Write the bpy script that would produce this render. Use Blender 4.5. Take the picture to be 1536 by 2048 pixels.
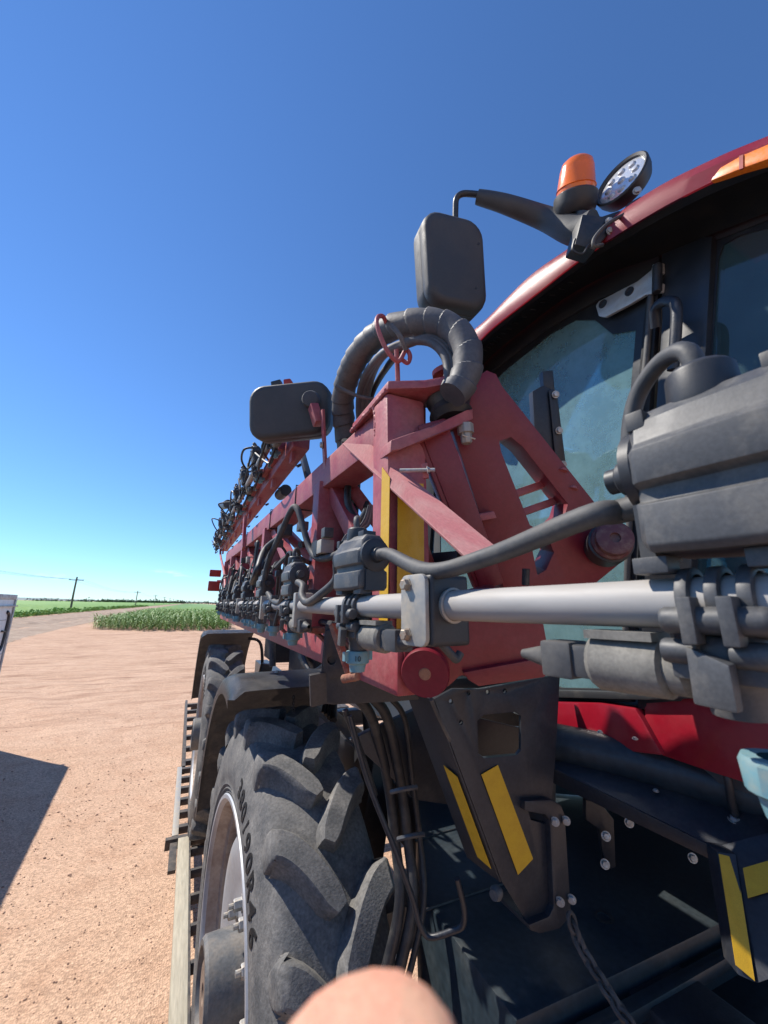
import bpy, bmesh, math, random
from mathutils import Vector, Matrix
import numpy as np

scene = bpy.context.scene
for o in list(bpy.data.objects):
    bpy.data.objects.remove(o)
COL = scene.collection
H = 2.8                      # lens height above the yard
random.seed(7)

# ------------------------------------------------------------------ camera
F_PX = 780.0                 # focal length for a 1536 px wide picture
pitch = math.atan((1212.5 - 1024) / F_PX)
yaw = math.atan((768 - 385) / F_PX * math.cos(pitch))
roll = 0.018
fw = Vector((math.sin(yaw) * math.cos(pitch), math.cos(yaw) * math.cos(pitch), math.sin(pitch)))
r0 = Vector((math.cos(yaw), -math.sin(yaw), 0))
u0 = r0.cross(fw)
rr = r0 * math.cos(roll) + u0 * math.sin(roll)
uu = -r0 * math.sin(roll) + u0 * math.cos(roll)
cam_d = bpy.data.cameras.new('camera')
cam = bpy.data.objects.new('camera', cam_d)
COL.objects.link(cam)
M = Matrix((rr, uu, -fw)).transposed().to_4x4()
M.translation = Vector((0, 0, H))
cam.matrix_world = M
cam_d.sensor_fit = 'HORIZONTAL'
cam_d.sensor_width = 36
cam_d.lens = F_PX / 1536 * 36
cam_d.clip_start = 0.004
cam_d.clip_end = 30000
cam_d.dof.use_dof = True
cam_d.dof.focus_distance = 1.6
cam_d.dof.aperture_fstop = 15
scene.camera = cam
scene.render.resolution_x, scene.render.resolution_y = 768, 1024

# ------------------------------------------------------------------ sky, sun, exposure
SUN_EL, SUN_AZ = math.radians(50.5), math.radians(-46)   # azimuth from +Y, towards -X
sun_dir = Vector((math.sin(SUN_AZ) * math.cos(SUN_EL), math.cos(SUN_AZ) * math.cos(SUN_EL), math.sin(SUN_EL)))
world = bpy.data.worlds.new('World')
scene.world = world
world.use_nodes = True
wn, wl = world.node_tree.nodes, world.node_tree.links
bg = wn['Background']
sky = wn.new('ShaderNodeTexSky')
sky.sky_type = 'NISHITA'
sky.sun_disc = False
sky.sun_elevation = SUN_EL
sky.sun_rotation = SUN_AZ
sky.altitude = 300
sky.air_density = 1.0
sky.dust_density = 0.0
sky.ozone_density = 3.0
bg.inputs['Strength'].default_value = 0.113
# a few small fair-weather clouds low over the horizon, part of the sky
tc = wn.new('ShaderNodeTexCoord')
mp = wn.new('ShaderNodeMapping'); mp.inputs['Scale'].default_value = (9, 9, 34)
nz = wn.new('ShaderNodeTexNoise'); nz.inputs['Scale'].default_value = 1.6; nz.inputs['Detail'].default_value = 6
cr = wn.new('ShaderNodeValToRGB'); cr.color_ramp.elements[0].position = .62; cr.color_ramp.elements[1].position = .78
sep = wn.new('ShaderNodeSeparateXYZ')
band = wn.new('ShaderNodeValToRGB')
e = band.color_ramp.elements
e[0].position = .018; e[0].color = (0, 0, 0, 1)
e[1].position = .040; e[1].color = (.8, .8, .8, 1)
b3 = e.new(.058); b3.color = (.8, .8, .8, 1)
b4 = e.new(.085); b4.color = (0, 0, 0, 1)
mul = wn.new('ShaderNodeMath'); mul.operation = 'MULTIPLY'
mix = wn.new('ShaderNodeMixRGB'); mix.inputs['Color2'].default_value = (6.5, 7.0, 7.4, 1)
wl.new(tc.outputs['Generated'], mp.inputs['Vector']); wl.new(mp.outputs[0], nz.inputs['Vector'])
wl.new(nz.outputs['Fac'], cr.inputs[0]); wl.new(tc.outputs['Generated'], sep.inputs[0]); wl.new(sep.outputs['Z'], band.inputs[0])
wl.new(cr.outputs[0], mul.inputs[0]); wl.new(band.outputs[0], mul.inputs[1])
tint = wn.new('ShaderNodeMixRGB'); tint.blend_type = 'MULTIPLY'; tint.inputs['Fac'].default_value = 1
tint.inputs['Color2'].default_value = (.61, .875, 1.17, 1)      # white balance of the phone: a cooler, deeper blue
wl.new(sky.outputs[0], tint.inputs['Color1'])
wl.new(mul.outputs[0], mix.inputs['Fac']); wl.new(tint.outputs[0], mix.inputs['Color1'])
wl.new(mix.outputs[0], bg.inputs['Color'])

sl = bpy.data.lights.new('sun', 'SUN')
sl.energy = 4.8
sl.angle = math.radians(.53)
sl.color = (1, .94, .85)
sun = bpy.data.objects.new('sun', sl)
COL.objects.link(sun)
sun.rotation_euler = sun_dir.to_track_quat('Z', 'Y').to_euler()
sun.location = (0, 0, 60)
scene.view_settings.view_transform = 'Standard'
scene.view_settings.look = 'None'
scene.view_settings.exposure = 0.42
scene.view_settings.gamma = 1
scene.cycles.max_bounces = 8
scene.cycles.transparent_max_bounces = 12
scene.cycles.use_denoising = True

# ------------------------------------------------------------------ measuring: a direction of view and one known coordinate give a point
def ray(x, y):
    return rr * ((x - 768) / F_PX) - uu * ((y - 1024) / F_PX) + fw
def PD(x, y, d): return ray(x, y) * d
def AX(x, y, X): v = ray(x, y); return v * (X / v.x)
def AY(x, y, Y): v = ray(x, y); return v * (Y / v.y)
def AZ(x, y, Z): v = ray(x, y); return v * (Z / v.z)

# ------------------------------------------------------------------ materials
MATS = {}
def mat(name, c, rough=.6, metal=0, c2=None, scale=8, lo=.42, hi=.62, bump=0, bscale=60, coat=0, fine=None, emis=None, spec=None, stretch=None):
    """procedural surface: base colour c, worn or dusty patches c2, fine speckle, bump"""
    m = bpy.data.materials.new(name); m.use_nodes = True
    n, l = m.node_tree.nodes, m.node_tree.links
    b = n['Principled BSDF']
    b.inputs['Roughness'].default_value = rough
    b.inputs['Metallic'].default_value = metal
    if spec is not None: b.inputs['Specular IOR Level'].default_value = spec
    if coat: b.inputs['Coat Weight'].default_value = coat; b.inputs['Coat Roughness'].default_value = .12
    b.inputs['Base Color'].default_value = (*c, 1)
    t = n.new('ShaderNodeTexCoord')
    vec = t.outputs['Object']
    if stretch:
        mpn = n.new('ShaderNodeMapping'); mpn.inputs['Scale'].default_value = stretch
        l.new(vec, mpn.inputs[0]); vec = mpn.outputs[0]
    col = None
    if c2:
        a = n.new('ShaderNodeTexNoise'); a.inputs['Scale'].default_value = scale; a.inputs['Detail'].default_value = 8; a.inputs['Roughness'].default_value = .65
        l.new(vec, a.inputs['Vector'])
        r = n.new('ShaderNodeValToRGB'); r.color_ramp.elements[0].position = lo; r.color_ramp.elements[1].position = hi
        l.new(a.outputs['Fac'], r.inputs[0])
        mx = n.new('ShaderNodeMixRGB'); mx.inputs['Color1'].default_value = (*c, 1); mx.inputs['Color2'].default_value = (*c2, 1)
        l.new(r.outputs[0], mx.inputs['Fac']); col = mx.outputs[0]
        rm = n.new('ShaderNodeMapRange'); rm.inputs['To Min'].default_value = rough; rm.inputs['To Max'].default_value = min(1, rough + .2)
        l.new(r.outputs[0], rm.inputs['Value']); l.new(rm.outputs[0], b.inputs['Roughness'])
    if fine:
        a = n.new('ShaderNodeTexNoise'); a.inputs['Scale'].default_value = fine[0]; a.inputs['Detail'].default_value = 4
        l.new(vec, a.inputs['Vector'])
        r = n.new('ShaderNodeMapRange'); r.inputs['From Min'].default_value = .3; r.inputs['From Max'].default_value = .7
        r.inputs['To Min'].default_value = 1 - fine[1]; r.inputs['To Max'].default_value = 1 + fine[1]
        l.new(a.outputs['Fac'], r.inputs['Value'])
        hs = n.new('ShaderNodeHueSaturation')
        if col: l.new(col, hs.inputs['Color'])
        else: hs.inputs['Color'].default_value = (*c, 1)
        l.new(r.outputs[0], hs.inputs['Value']); col = hs.outputs[0]
    if col: l.new(col, b.inputs['Base Color'])
    if bump:
        a = n.new('ShaderNodeTexNoise'); a.inputs['Scale'].default_value = bscale; a.inputs['Detail'].default_value = 6
        l.new(vec, a.inputs['Vector'])
        bp = n.new('ShaderNodeBump'); bp.inputs['Strength'].default_value = bump; bp.inputs['Distance'].default_value = .01
        l.new(a.outputs['Fac'], bp.inputs['Height']); l.new(bp.outputs[0], b.inputs['Normal'])
    if emis:
        b.inputs['Emission Color'].default_value = (*emis[0], 1); b.inputs['Emission Strength'].default_value = emis[1]
    MATS[name] = m
    return m

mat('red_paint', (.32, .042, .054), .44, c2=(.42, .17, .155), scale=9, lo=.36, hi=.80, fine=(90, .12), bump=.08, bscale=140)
mat('red_faded_lit', (.46, .15, .15), .6, c2=(.50, .27, .24), scale=16, lo=.4, hi=.8, fine=(160, .1), bump=.06, bscale=200)  # faded pink paint, its colour also lightened for the sunlit brace bar
mat('boss_worn', (.11, .035, .04), .6, c2=(.20, .12, .10), scale=60, lo=.45, hi=.7)
mat('red_shaded', (.18, .011, .022), .40, c2=(.215, .045, .05), scale=13, lo=.45, hi=.85, fine=(120, .08), bump=.05, bscale=200)  # same red paint with shade put into the colour, for the shaded hinge
mat('cab_black', (.016, .018, .022), .30, c2=(.028, .028, .03), scale=14, lo=.4, hi=.8, fine=(300, .1))
mat('soffit_black', (.018, .020, .024), .6, spec=.25, c2=(.03, .03, .03), scale=14, fine=(300, .1))
mat('led_grey', (.50, .52, .55), .3, .3)
mat('red_gloss', (.27, .006, .018), .3, c2=(.30, .04, .045), scale=6, lo=.45, hi=.85, coat=.35, fine=(80, .06))
mat('roof_red', (.44, .02, .045), .3, c2=(.47, .09, .10), scale=4, lo=.4, hi=.8, coat=.3)
mat('rust_red', (.25, .07, .045), .8, c2=(.32, .16, .10), scale=40, bump=.3, bscale=200)
mat('black_paint', (.022, .024, .03), .42, c2=(.06, .055, .052), scale=10, lo=.5, hi=.8, fine=(120, .2), bump=.05, bscale=200)
mat('deck_plastic', (.020, .030, .038), .38, c2=(.05, .055, .055), scale=5, lo=.45, hi=.8, fine=(60, .25))
mat('black_plastic', (.030, .031, .034), .48, c2=(.085, .078, .068), scale=18, lo=.52, hi=.85, fine=(400, .08), bump=.02, bscale=600)
mat('valve_plastic', (.062, .063, .066), .5, c2=(.15, .14, .125), scale=34, lo=.48, hi=.80, fine=(420, .16), bump=.02, bscale=700)
mat('valve_dusty', (.21, .195, .165), .75, c2=(.11, .105, .095), scale=45, lo=.42, hi=.75, fine=(400, .12), bump=.04, bscale=500)
mat('grey_rubber', (.055, .055, .057), .6, c2=(.15, .138, .12), scale=16, lo=.45, hi=.8, fine=(200, .08), bump=.04, bscale=200)
mat('hose_black', (.022, .022, .024), .5, c2=(.10, .09, .075), scale=14, lo=.5, hi=.8, fine=(80, .2))
mat('wrap_rubber', (.075, .075, .08), .55, c2=(.16, .145, .135), scale=9, lo=.4, hi=.8, fine=(150, .12), bump=.06, bscale=90)
mat('mirror_plastic', (.04, .042, .046), .5, c2=(.065, .066, .068), scale=6, fine=(500, .15), bump=.12, bscale=900)
mat('tyre_rubber', (.088, .088, .088), .80, c2=(.24, .225, .205), scale=11, lo=.36, hi=.76, fine=(120, .25), bump=.16, bscale=190)
mat('letter_black', (.010, .010, .010), .6)
mat('rim_silver', (.42, .43, .45), .5, .35, c2=(.36, .30, .25), scale=5, lo=.5, hi=.8, fine=(60, .06))
mat('rim_dusty', (.40, .33, .27), .6, .2, c2=(.30, .22, .17), scale=9, fine=(60, .1))
mat('hub_grey', (.12, .125, .13), .55, .3, c2=(.2, .18, .16), scale=14, fine=(90, .15), bump=.1, bscale=120)
mat('hub_face', (.20, .14, .10), .75, c2=(.28, .2, .15), scale=30)
mat('zinc', (.46, .46, .45), .45, .7, c2=(.45, .40, .34), scale=60, fine=(200, .1))
mat('brass_bolt', (.42, .36, .28), .5, .6, c2=(.3, .2, .14), scale=80)
mat('stainless', (.37, .352, .33), .60, .08, spec=.3, c2=(.33, .285, .24), scale=16, lo=.45, hi=.75, fine=(90, .06), stretch=(1, .12, 1))
mat('cast_grey', (.36, .345, .315), .55, .45, c2=(.42, .37, .30), scale=30, fine=(120, .08))
mat('silver_plate', (.56, .56, .56), .4, .6, c2=(.48, .46, .43), scale=12)
mat('yellow_tape', (.62, .36, .012), .42, c2=(.58, .33, .015), scale=40, fine=(900, .12))
mat('nozzle_blue', (.13, .27, .31), .5, c2=(.25, .30, .27), scale=60, lo=.45, hi=.7)
mat('amber', (.85, .17, .012), .22, c2=(.80, .15, .012), scale=20, coat=.3)
mat('orange_reflector', (.9, .22, .01), .3, c2=(.8, .16, .01), scale=200)
mat('lamp_red', (.42, .03, .02), .4, c2=(.3, .03, .02), scale=10)
mat('lamp_lens', (.78, .80, .82), .12, .5, c2=(.6, .62, .65), scale=90)
mat('fender_plastic', (.075, .08, .09), .36, c2=(.20, .19, .175), scale=9, lo=.42, hi=.85, fine=(60, .15))
mat('fender_mud', (.075, .052, .040), .9, c2=(.12, .08, .06), scale=20, fine=(90, .25), bump=.4, bscale=60)
mat('tank_white', (.70, .71, .71), .4, c2=(.60, .58, .54), scale=4)
mat('trailer_steel', (.040, .036, .034), .7, c2=(.14, .115, .095), scale=12, lo=.4, hi=.7, fine=(90, .2), bump=.15, bscale=120)
mat('trailer_wood', (.36, .32, .24), .85, c2=(.46, .42, .33), scale=6, lo=.35, hi=.7, fine=(80, .15), bump=.3, bscale=90, stretch=(1, .1, 1))
mat('box_white', (.72, .72, .70), .5, c2=(.58, .55, .50), scale=3, lo=.45, hi=.8)
mat('box_trim', (.42, .42, .42), .5, .3, c2=(.3, .28, .26), scale=10)
mat('box_black', (.015, .015, .02), .5)
mat('pole_wood', (.16, .12, .09), .9, c2=(.22, .17, .13), scale=2)
mat('insulator', (.25, .24, .23), .5)
mat('wire_metal', (.08, .08, .085), .6)
mat('seat_cloth', (.05, .055, .06), .9, c2=(.08, .08, .085), scale=20)
mat('interior', (.07, .075, .08), .8, c2=(.10, .10, .10), scale=8)
mat('sign_paper', (.55, .42, .33), .7)
mat('bin_grey', (.10, .11, .12), .8)
mat('skin', (.58, .33, .22), .5, c2=(.66, .27, .18), scale=160, lo=.4, hi=.7, spec=.35, fine=(900, .08), bump=.12, bscale=700)
MATS['skin'].node_tree.nodes['Principled BSDF'].inputs['Subsurface Weight'].default_value = .15
MATS['skin'].node_tree.nodes['Principled BSDF'].inputs['Subsurface Radius'].default_value = (.004, .0015, .0008)
mat('nail', (.66, .42, .34), .3)

def glass(name, tint, amount):
    m = bpy.data.materials.new(name); m.use_nodes = True
    n, l = m.node_tree.nodes, m.node_tree.links
    for x in list(n):
        if x.type != 'OUTPUT_MATERIAL': n.remove(x)
    out = [x for x in n if x.type == 'OUTPUT_MATERIAL'][0]
    tr = n.new('ShaderNodeBsdfTransparent'); tr.inputs[0].default_value = (*tint, 1)
    gl = n.new('ShaderNodeBsdfGlossy'); gl.inputs['Roughness'].default_value = .02; gl.inputs[0].default_value = (.9, .95, 1, 1)
    df = n.new('ShaderNodeBsdfDiffuse'); df.inputs[0].default_value = (.34, .60, .64, 1)
    fr = n.new('ShaderNodeFresnel'); fr.inputs[0].default_value = 1.45
    t = n.new('ShaderNodeTexCoord'); a = n.new('ShaderNodeTexNoise'); a.inputs['Scale'].default_value = 9; a.inputs['Detail'].default_value = 9; a.inputs['Roughness'].default_value = .75
    l.new(t.outputs['Object'], a.inputs['Vector'])
    mr = n.new('ShaderNodeMapRange'); mr.inputs['From Min'].default_value = .35; mr.inputs['From Max'].default_value = .75
    mr.inputs['To Min'].default_value = amount * .75; mr.inputs['To Max'].default_value = amount * 1.25
    l.new(a.outputs['Fac'], mr.inputs['Value'])
    m1 = n.new('ShaderNodeMixShader'); m2 = n.new('ShaderNodeMixShader')
    l.new(mr.outputs[0], m1.inputs[0]); l.new(tr.outputs[0], m1.inputs[1]); l.new(df.outputs[0], m1.inputs[2])
    l.new(fr.outputs[0], m2.inputs[0]); l.new(m1.outputs[0], m2.inputs[1]); l.new(gl.outputs[0], m2.inputs[2])
    l.new(m2.outputs[0], out.inputs['Surface'])
    MATS[name] = m
glass('tinted_glass', (.48, .76, .80), .36)
glass('dark_glass', (.20, .29, .33), .10)

# ------------------------------------------------------------------ mesh helpers (points are measured from the lens; objects sit at height H)
WLOC = {}
def place(o, parent=None, loc=None):
    COL.objects.link(o)
    L = Vector((0, 0, H)) if loc is None else Vector(loc)
    o.location = L
    WLOC[o.name] = L.copy()
    if parent is not None:
        o.parent = parent
        o.matrix_parent_inverse = Matrix.Translation(-WLOC[parent.name])
    return o
def empty(name, loc, parent=None):
    o = bpy.data.objects.new(name, None); o.empty_display_size = .1
    return place(o, parent, loc)
def tag(o, label=None, cat=None, group=None, kind=None):
    if label: o['label'] = label
    if cat: o['category'] = cat
    if group: o['group'] = group
    if kind: o['kind'] = kind
    return o
def finish(bm, name, m, sharp=40, smooth=True, bevel=0, bseg=2):
    bmesh.ops.recalc_face_normals(bm, faces=bm.faces)
    if bevel:
        ed = [e for e in bm.edges if len(e.link_faces) == 2 and e.calc_face_angle(0) > .6]
        bmesh.ops.bevel(bm, geom=ed, offset=bevel, segments=bseg, affect='EDGES', clamp_overlap=True, profile=.6)
    me = bpy.data.meshes.new(name); bm.to_mesh(me); bm.free()
    if smooth:
        for p in me.polygons: p.use_smooth = True
        me.set_sharp_from_angle(angle=math.radians(sharp))
    if isinstance(m, str): m = MATS[m]
    me.materials.append(m)
    return me
def obj(name, me, parent=None, loc=None):
    return place(bpy.data.objects.new(name, me), parent, loc)

def bm_hexa(bm, p):
    v = [bm.verts.new(q) for q in p]
    for f in ((0, 3, 2, 1), (4, 5, 6, 7), (0, 1, 5, 4), (1, 2, 6, 5), (2, 3, 7, 6), (3, 0, 4, 7)):
        bm.faces.new([v[i] for i in f])
def bm_box(bm, a, b):
    x0, y0, z0 = a; x1, y1, z1 = b
    bm_hexa(bm, [(x0, y0, z0), (x1, y0, z0), (x1, y1, z0), (x0, y1, z0), (x0, y0, z1), (x1, y0, z1), (x1, y1, z1), (x0, y1, z1)])
def box(name, a, b, m, parent=None, bevel=.003, loc=None):
    bm = bmesh.new(); bm_box(bm, a, b); return obj(name, finish(bm, name, m, bevel=bevel), parent, loc)
def hexa(name, pts, m, parent=None, bevel=.003, loc=None):
    bm = bmesh.new(); bm_hexa(bm, pts); return obj(name, finish(bm, name, m, bevel=bevel), parent, loc)
def frame_of(d):
    d = d.normalized(); a = Vector((0, 0, 1)) if abs(d.z) < .9 else Vector((1, 0, 0))
    s = d.cross(a).normalized(); return s, s.cross(d).normalized()
def bar(name, p, q, w, h, m, parent=None, side=None, bevel=.004, loc=None):
    """rectangular tube from p to q; w across 'side', h across the other way"""
    p, q = Vector(p), Vector(q); d = (q - p).normalized()
    if side is None: s, t = frame_of(d)
    else:
        t = Vector(side).cross(d).normalized(); s = d.cross(t).normalized()
    P = []
    for c in (p, q):
        for a, b in ((-1, -1), (1, -1), (1, 1), (-1, 1)):
            P.append(c + s * (a * w / 2) + t * (b * h / 2))
    bm = bmesh.new(); bm_hexa(bm, P); return obj(name, finish(bm, name, m, bevel=bevel), parent, loc)
def prism(name, poly, vec, m, parent=None, bevel=.003, holes=(), loc=None):
    """flat polygon (3-D points) with holes, given the thickness vec"""
    bm = bmesh.new(); es = []
    for lp in [poly] + list(holes):
        vs = [bm.verts.new(p) for p in lp]
        for i in range(len(vs)): es.append(bm.edges.new((vs[i], vs[(i + 1) % len(vs)])))
    if holes:
        bmesh.ops.triangle_fill(bm, edges=es, use_beauty=True, use_dissolve=False)
    else:
        bm.faces.new(bm.verts[:] if False else list(bm.verts))
    r = bmesh.ops.extrude_face_region(bm, geom=list(bm.faces))
    bmesh.ops.translate(bm, vec=Vector(vec), verts=[g for g in r['geom'] if isinstance(g, bmesh.types.BMVert)])
    if holes: bmesh.ops.dissolve_limit(bm, angle_limit=.01, verts=bm.verts, edges=bm.edges)
    return obj(name, finish(bm, name, m, bevel=bevel, sharp=30), parent, loc)
def spline(pts, n):
    P = [Vector(p) for p in pts]
    if len(P) < 3: return [P[0].lerp(P[-1], i / n) for i in range(n + 1)]
    out = []; k = len(P) - 1
    for i in range(k):
        a, b, c, d = P[max(i - 1, 0)], P[i], P[i + 1], P[min(i + 2, k)]
        m = max(2, n // k)
        for j in range(m):
            t = j / m
            out.append(.5 * ((2 * b) + (c - a) * t + (2 * a - 5 * b + 4 * c - d) * t * t + (3 * b - a - 3 * c + d) * t ** 3))
    out.append(P[-1]); return out
def bm_tube(bm, P, r, seg=10, caps=True):
    rings = []; N = len(P)
    s = None
    for i, p in enumerate(P):
        d = (P[min(i + 1, N - 1)] - P[max(i - 1, 0)]).normalized()
        if s is None: s, t = frame_of(d)
        else:
            s = (s - d * s.dot(d)).normalized(); t = s.cross(d)
        rad = r(i / (N - 1)) if callable(r) else r
        rings.append([bm.verts.new(p + (s * math.cos(2 * math.pi * k / seg) + t * math.sin(2 * math.pi * k / seg)) * rad) for k in range(seg)])
    for i in range(N - 1):
        for k in range(seg):
            bm.faces.new((rings[i][k], rings[i][(k + 1) % seg], rings[i + 1][(k + 1) % seg], rings[i + 1][k]))
    if caps:
        bm.faces.new(rings[0][::-1]); bm.faces.new(rings[-1])
def tube(name, pts, r, m, parent=None, n=24, seg=10, straight=False, loc=None):
    P = [Vector(p) for p in pts] if straight else spline(pts, n)
    bm = bmesh.new(); bm_tube(bm, P, r, seg); return obj(name, finish(bm, name, m, sharp=50), parent, loc)
def bm_lathe(bm, prof, c, axis, seg=24, s=None, close=False):
    """prof: (distance along axis, radius)"""
    c = Vector(c); axis = Vector(axis).normalized(); s, t = frame_of(axis)
    rings = []
    for a, r in prof:
        if r < 1e-5: rings.append([bm.verts.new(c + axis * a)])
        else: rings.append([bm.verts.new(c + axis * a + (s * math.cos(2 * math.pi * k / seg) + t * math.sin(2 * math.pi * k / seg)) * r) for k in range(seg)])
    for A, B in zip(rings[:-1], rings[1:]):
        for k in range(seg):
            k2 = (k + 1) % seg
            if len(A) == 1 and len(B) == 1: continue
            if len(A) == 1: bm.faces.new((A[0], B[k], B[k2]))
            elif len(B) == 1: bm.faces.new((A[k], B[0], A[k2]))
            else: bm.faces.new((A[k], B[k], B[k2], A[k2]))
def lathe(name, prof, c, axis, m, parent=None, seg=24, loc=None, sharp=35):
    bm = bmesh.new(); bm_lathe(bm, prof, c, axis, seg); return obj(name, finish(bm, name, m, sharp=sharp), parent, loc)
def cyl(name, p, q, r, m, parent=None, seg=20, ch=.15, loc=None):
    p, q = Vector(p), Vector(q); L = (q - p).length; c = min(r * ch, L * .3)
    return lathe(name, [(0, 0), (0, r - c), (c, r), (L - c, r), (L, r - c), (L, 0)], p, q - p, m, parent, seg, loc)
def bolt(c, axis, r, m='zinc', parent=None, h=None, name='bolt'):
    """hexagon head on a washer"""
    h = h or r * .9
    bm = bmesh.new(); axis = Vector(axis).normalized()
    bm_lathe(bm, [(0, 0), (0, r * 1.35), (r * .2, r * 1.35), (r * .2, r * .5)], c, axis, 14)
    bm_lathe(bm, [(r * .1, r), (h * .85, r), (h, r * .8), (h, 0)], c, axis, 6)
    return obj(name, finish(bm, name, m, sharp=25), parent)
def rounded(w, h, r, n=5):
    out = []
    for cx, cy, a0 in ((w / 2 - r, h / 2 - r, 0), (-w / 2 + r, h / 2 - r, 90), (-w / 2 + r, -h / 2 + r, 180), (w / 2 - r, -h / 2 + r, 270)):
        for k in range(n + 1):
            a = math.radians(a0 + 90 * k / n); out.append((cx + r * math.cos(a), cy + r * math.sin(a)))
    return out
def pillow(name, c, s, t, nrm, w, h, dep, r, m, parent=None, belly=.25, seg=4):
    """rounded shell: a rounded rectangle outline drawn in towards back and front"""
    c, s, t, nrm = Vector(c), Vector(s).normalized(), Vector(t).normalized(), Vector(nrm).normalized()
    bm = bmesh.new(); rings = []
    lv = [(-.5, .82), (-.46, .93), (-.36, 1.0), (.10, 1.0), (.125, .95), (.15, 1.0), (.30, .985), (.42, .93), (.49, .80), (.5, .6)]
    for z, k in lv:
        rings.append([bm.verts.new(c + nrm * (z * dep) + s * (x * (1 - (1 - k) * belly * 2)) + t * (y * (1 - (1 - k) * belly * 2))) for x, y in rounded(w, h, r)])
    n = len(rings[0])
    for A, B in zip(rings[:-1], rings[1:]):
        for k in range(n): bm.faces.new((A[k], A[(k + 1) % n], B[(k + 1) % n], B[k]))
    bm.faces.new(rings[0][::-1]); bm.faces.new(rings[-1])
    return obj(name, finish(bm, name, m, sharp=50), parent)

# ================================================================== THE SETTING
from mathutils import noise as mn
def axis_steps(stops):
    out = [stops[0][0]]
    for (a, st), (b, _) in zip(stops[:-1], stops[1:]):
        n = max(1, round((b - a) / st)); out += [a + (b - a) * (i + 1) / n for i in range(n)]
    return out
def ground_z(x, y):
    z = .03 * mn.noise(Vector((x * .12, y * .12, 0))) + .012 * mn.noise(Vector((x * .9, y * .9, 3))) + .006 * mn.noise(Vector((x * 3.5, y * 3.5, 5)))
    k = max(0, min(1, (y - 11) / 5)) * max(0, min(1, (48 - y) / 6)) * max(0, min(1, (x + 26) / 4)) * max(0, min(1, (9 - x) / 3))
    if k > 0:   # wheel ruts left by turning machines
        w = mn.noise(Vector((x * .06, y * .06, 9))) * 3
        s = math.sin((y * 1.0 + x * .22) * 3.1 + w * 3.0)
        z += k * .034 * s * (0.4 + .8 * mn.noise(Vector((x * .3, y * .3, 2))))
        z += k * .042 * mn.noise(Vector((x * .8, y * 3.2, 4)))
    k2 = max(0, min(1, (y - 8) / 3)) * max(0, min(1, (24 - y) / 6)) * max(0, min(1, (-x - 1) / 3)) * max(0, min(1, (x + 14) / 4))
    if k2 > 0:
        rad = math.hypot(x + 16, y - 6)
        z += k2 * .036 * math.sin(rad * 4.2 + mn.noise(Vector((x * .4, y * .4, 7))) * 2)
    return z
xs = axis_steps([(-6000, 1000), (-1000, 120), (-120, 10), (-40, 1.2), (-26, .3), (-12, .085), (2.2, .3), (9, 2), (40, 12), (160, 140), (1000, 1000), (6000, 0)])
ys = axis_steps([(-3000, 800), (-200, 40), (-20, 2), (2, .10), (18, .16), (46, .5), (60, 3), (150, 15), (400, 100), (1500, 600), (9000, 0)])
V = [(x, y, ground_z(x, y) if -30 < x < 12 and 0 < y < 60 else .03 * mn.noise(Vector((x * .12, y * .12, 0))) if abs(x) < 200 and abs(y) < 200 else 0) for y in ys for x in xs]
nx = len(xs)
Fc = [(j * nx + i, j * nx + i + 1, (j + 1) * nx + i + 1, (j + 1) * nx + i) for j in range(len(ys) - 1) for i in range(nx - 1)]
def sheet_mesh(name, V, Fc, m, smooth=True):
    me = bpy.data.meshes.new(name); me.from_pydata(V, [], Fc)
    if smooth:
        me.polygons.foreach_set('use_smooth', [True] * len(me.polygons))
    me.materials.append(MATS[m] if isinstance(m, str) else m); return me

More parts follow.
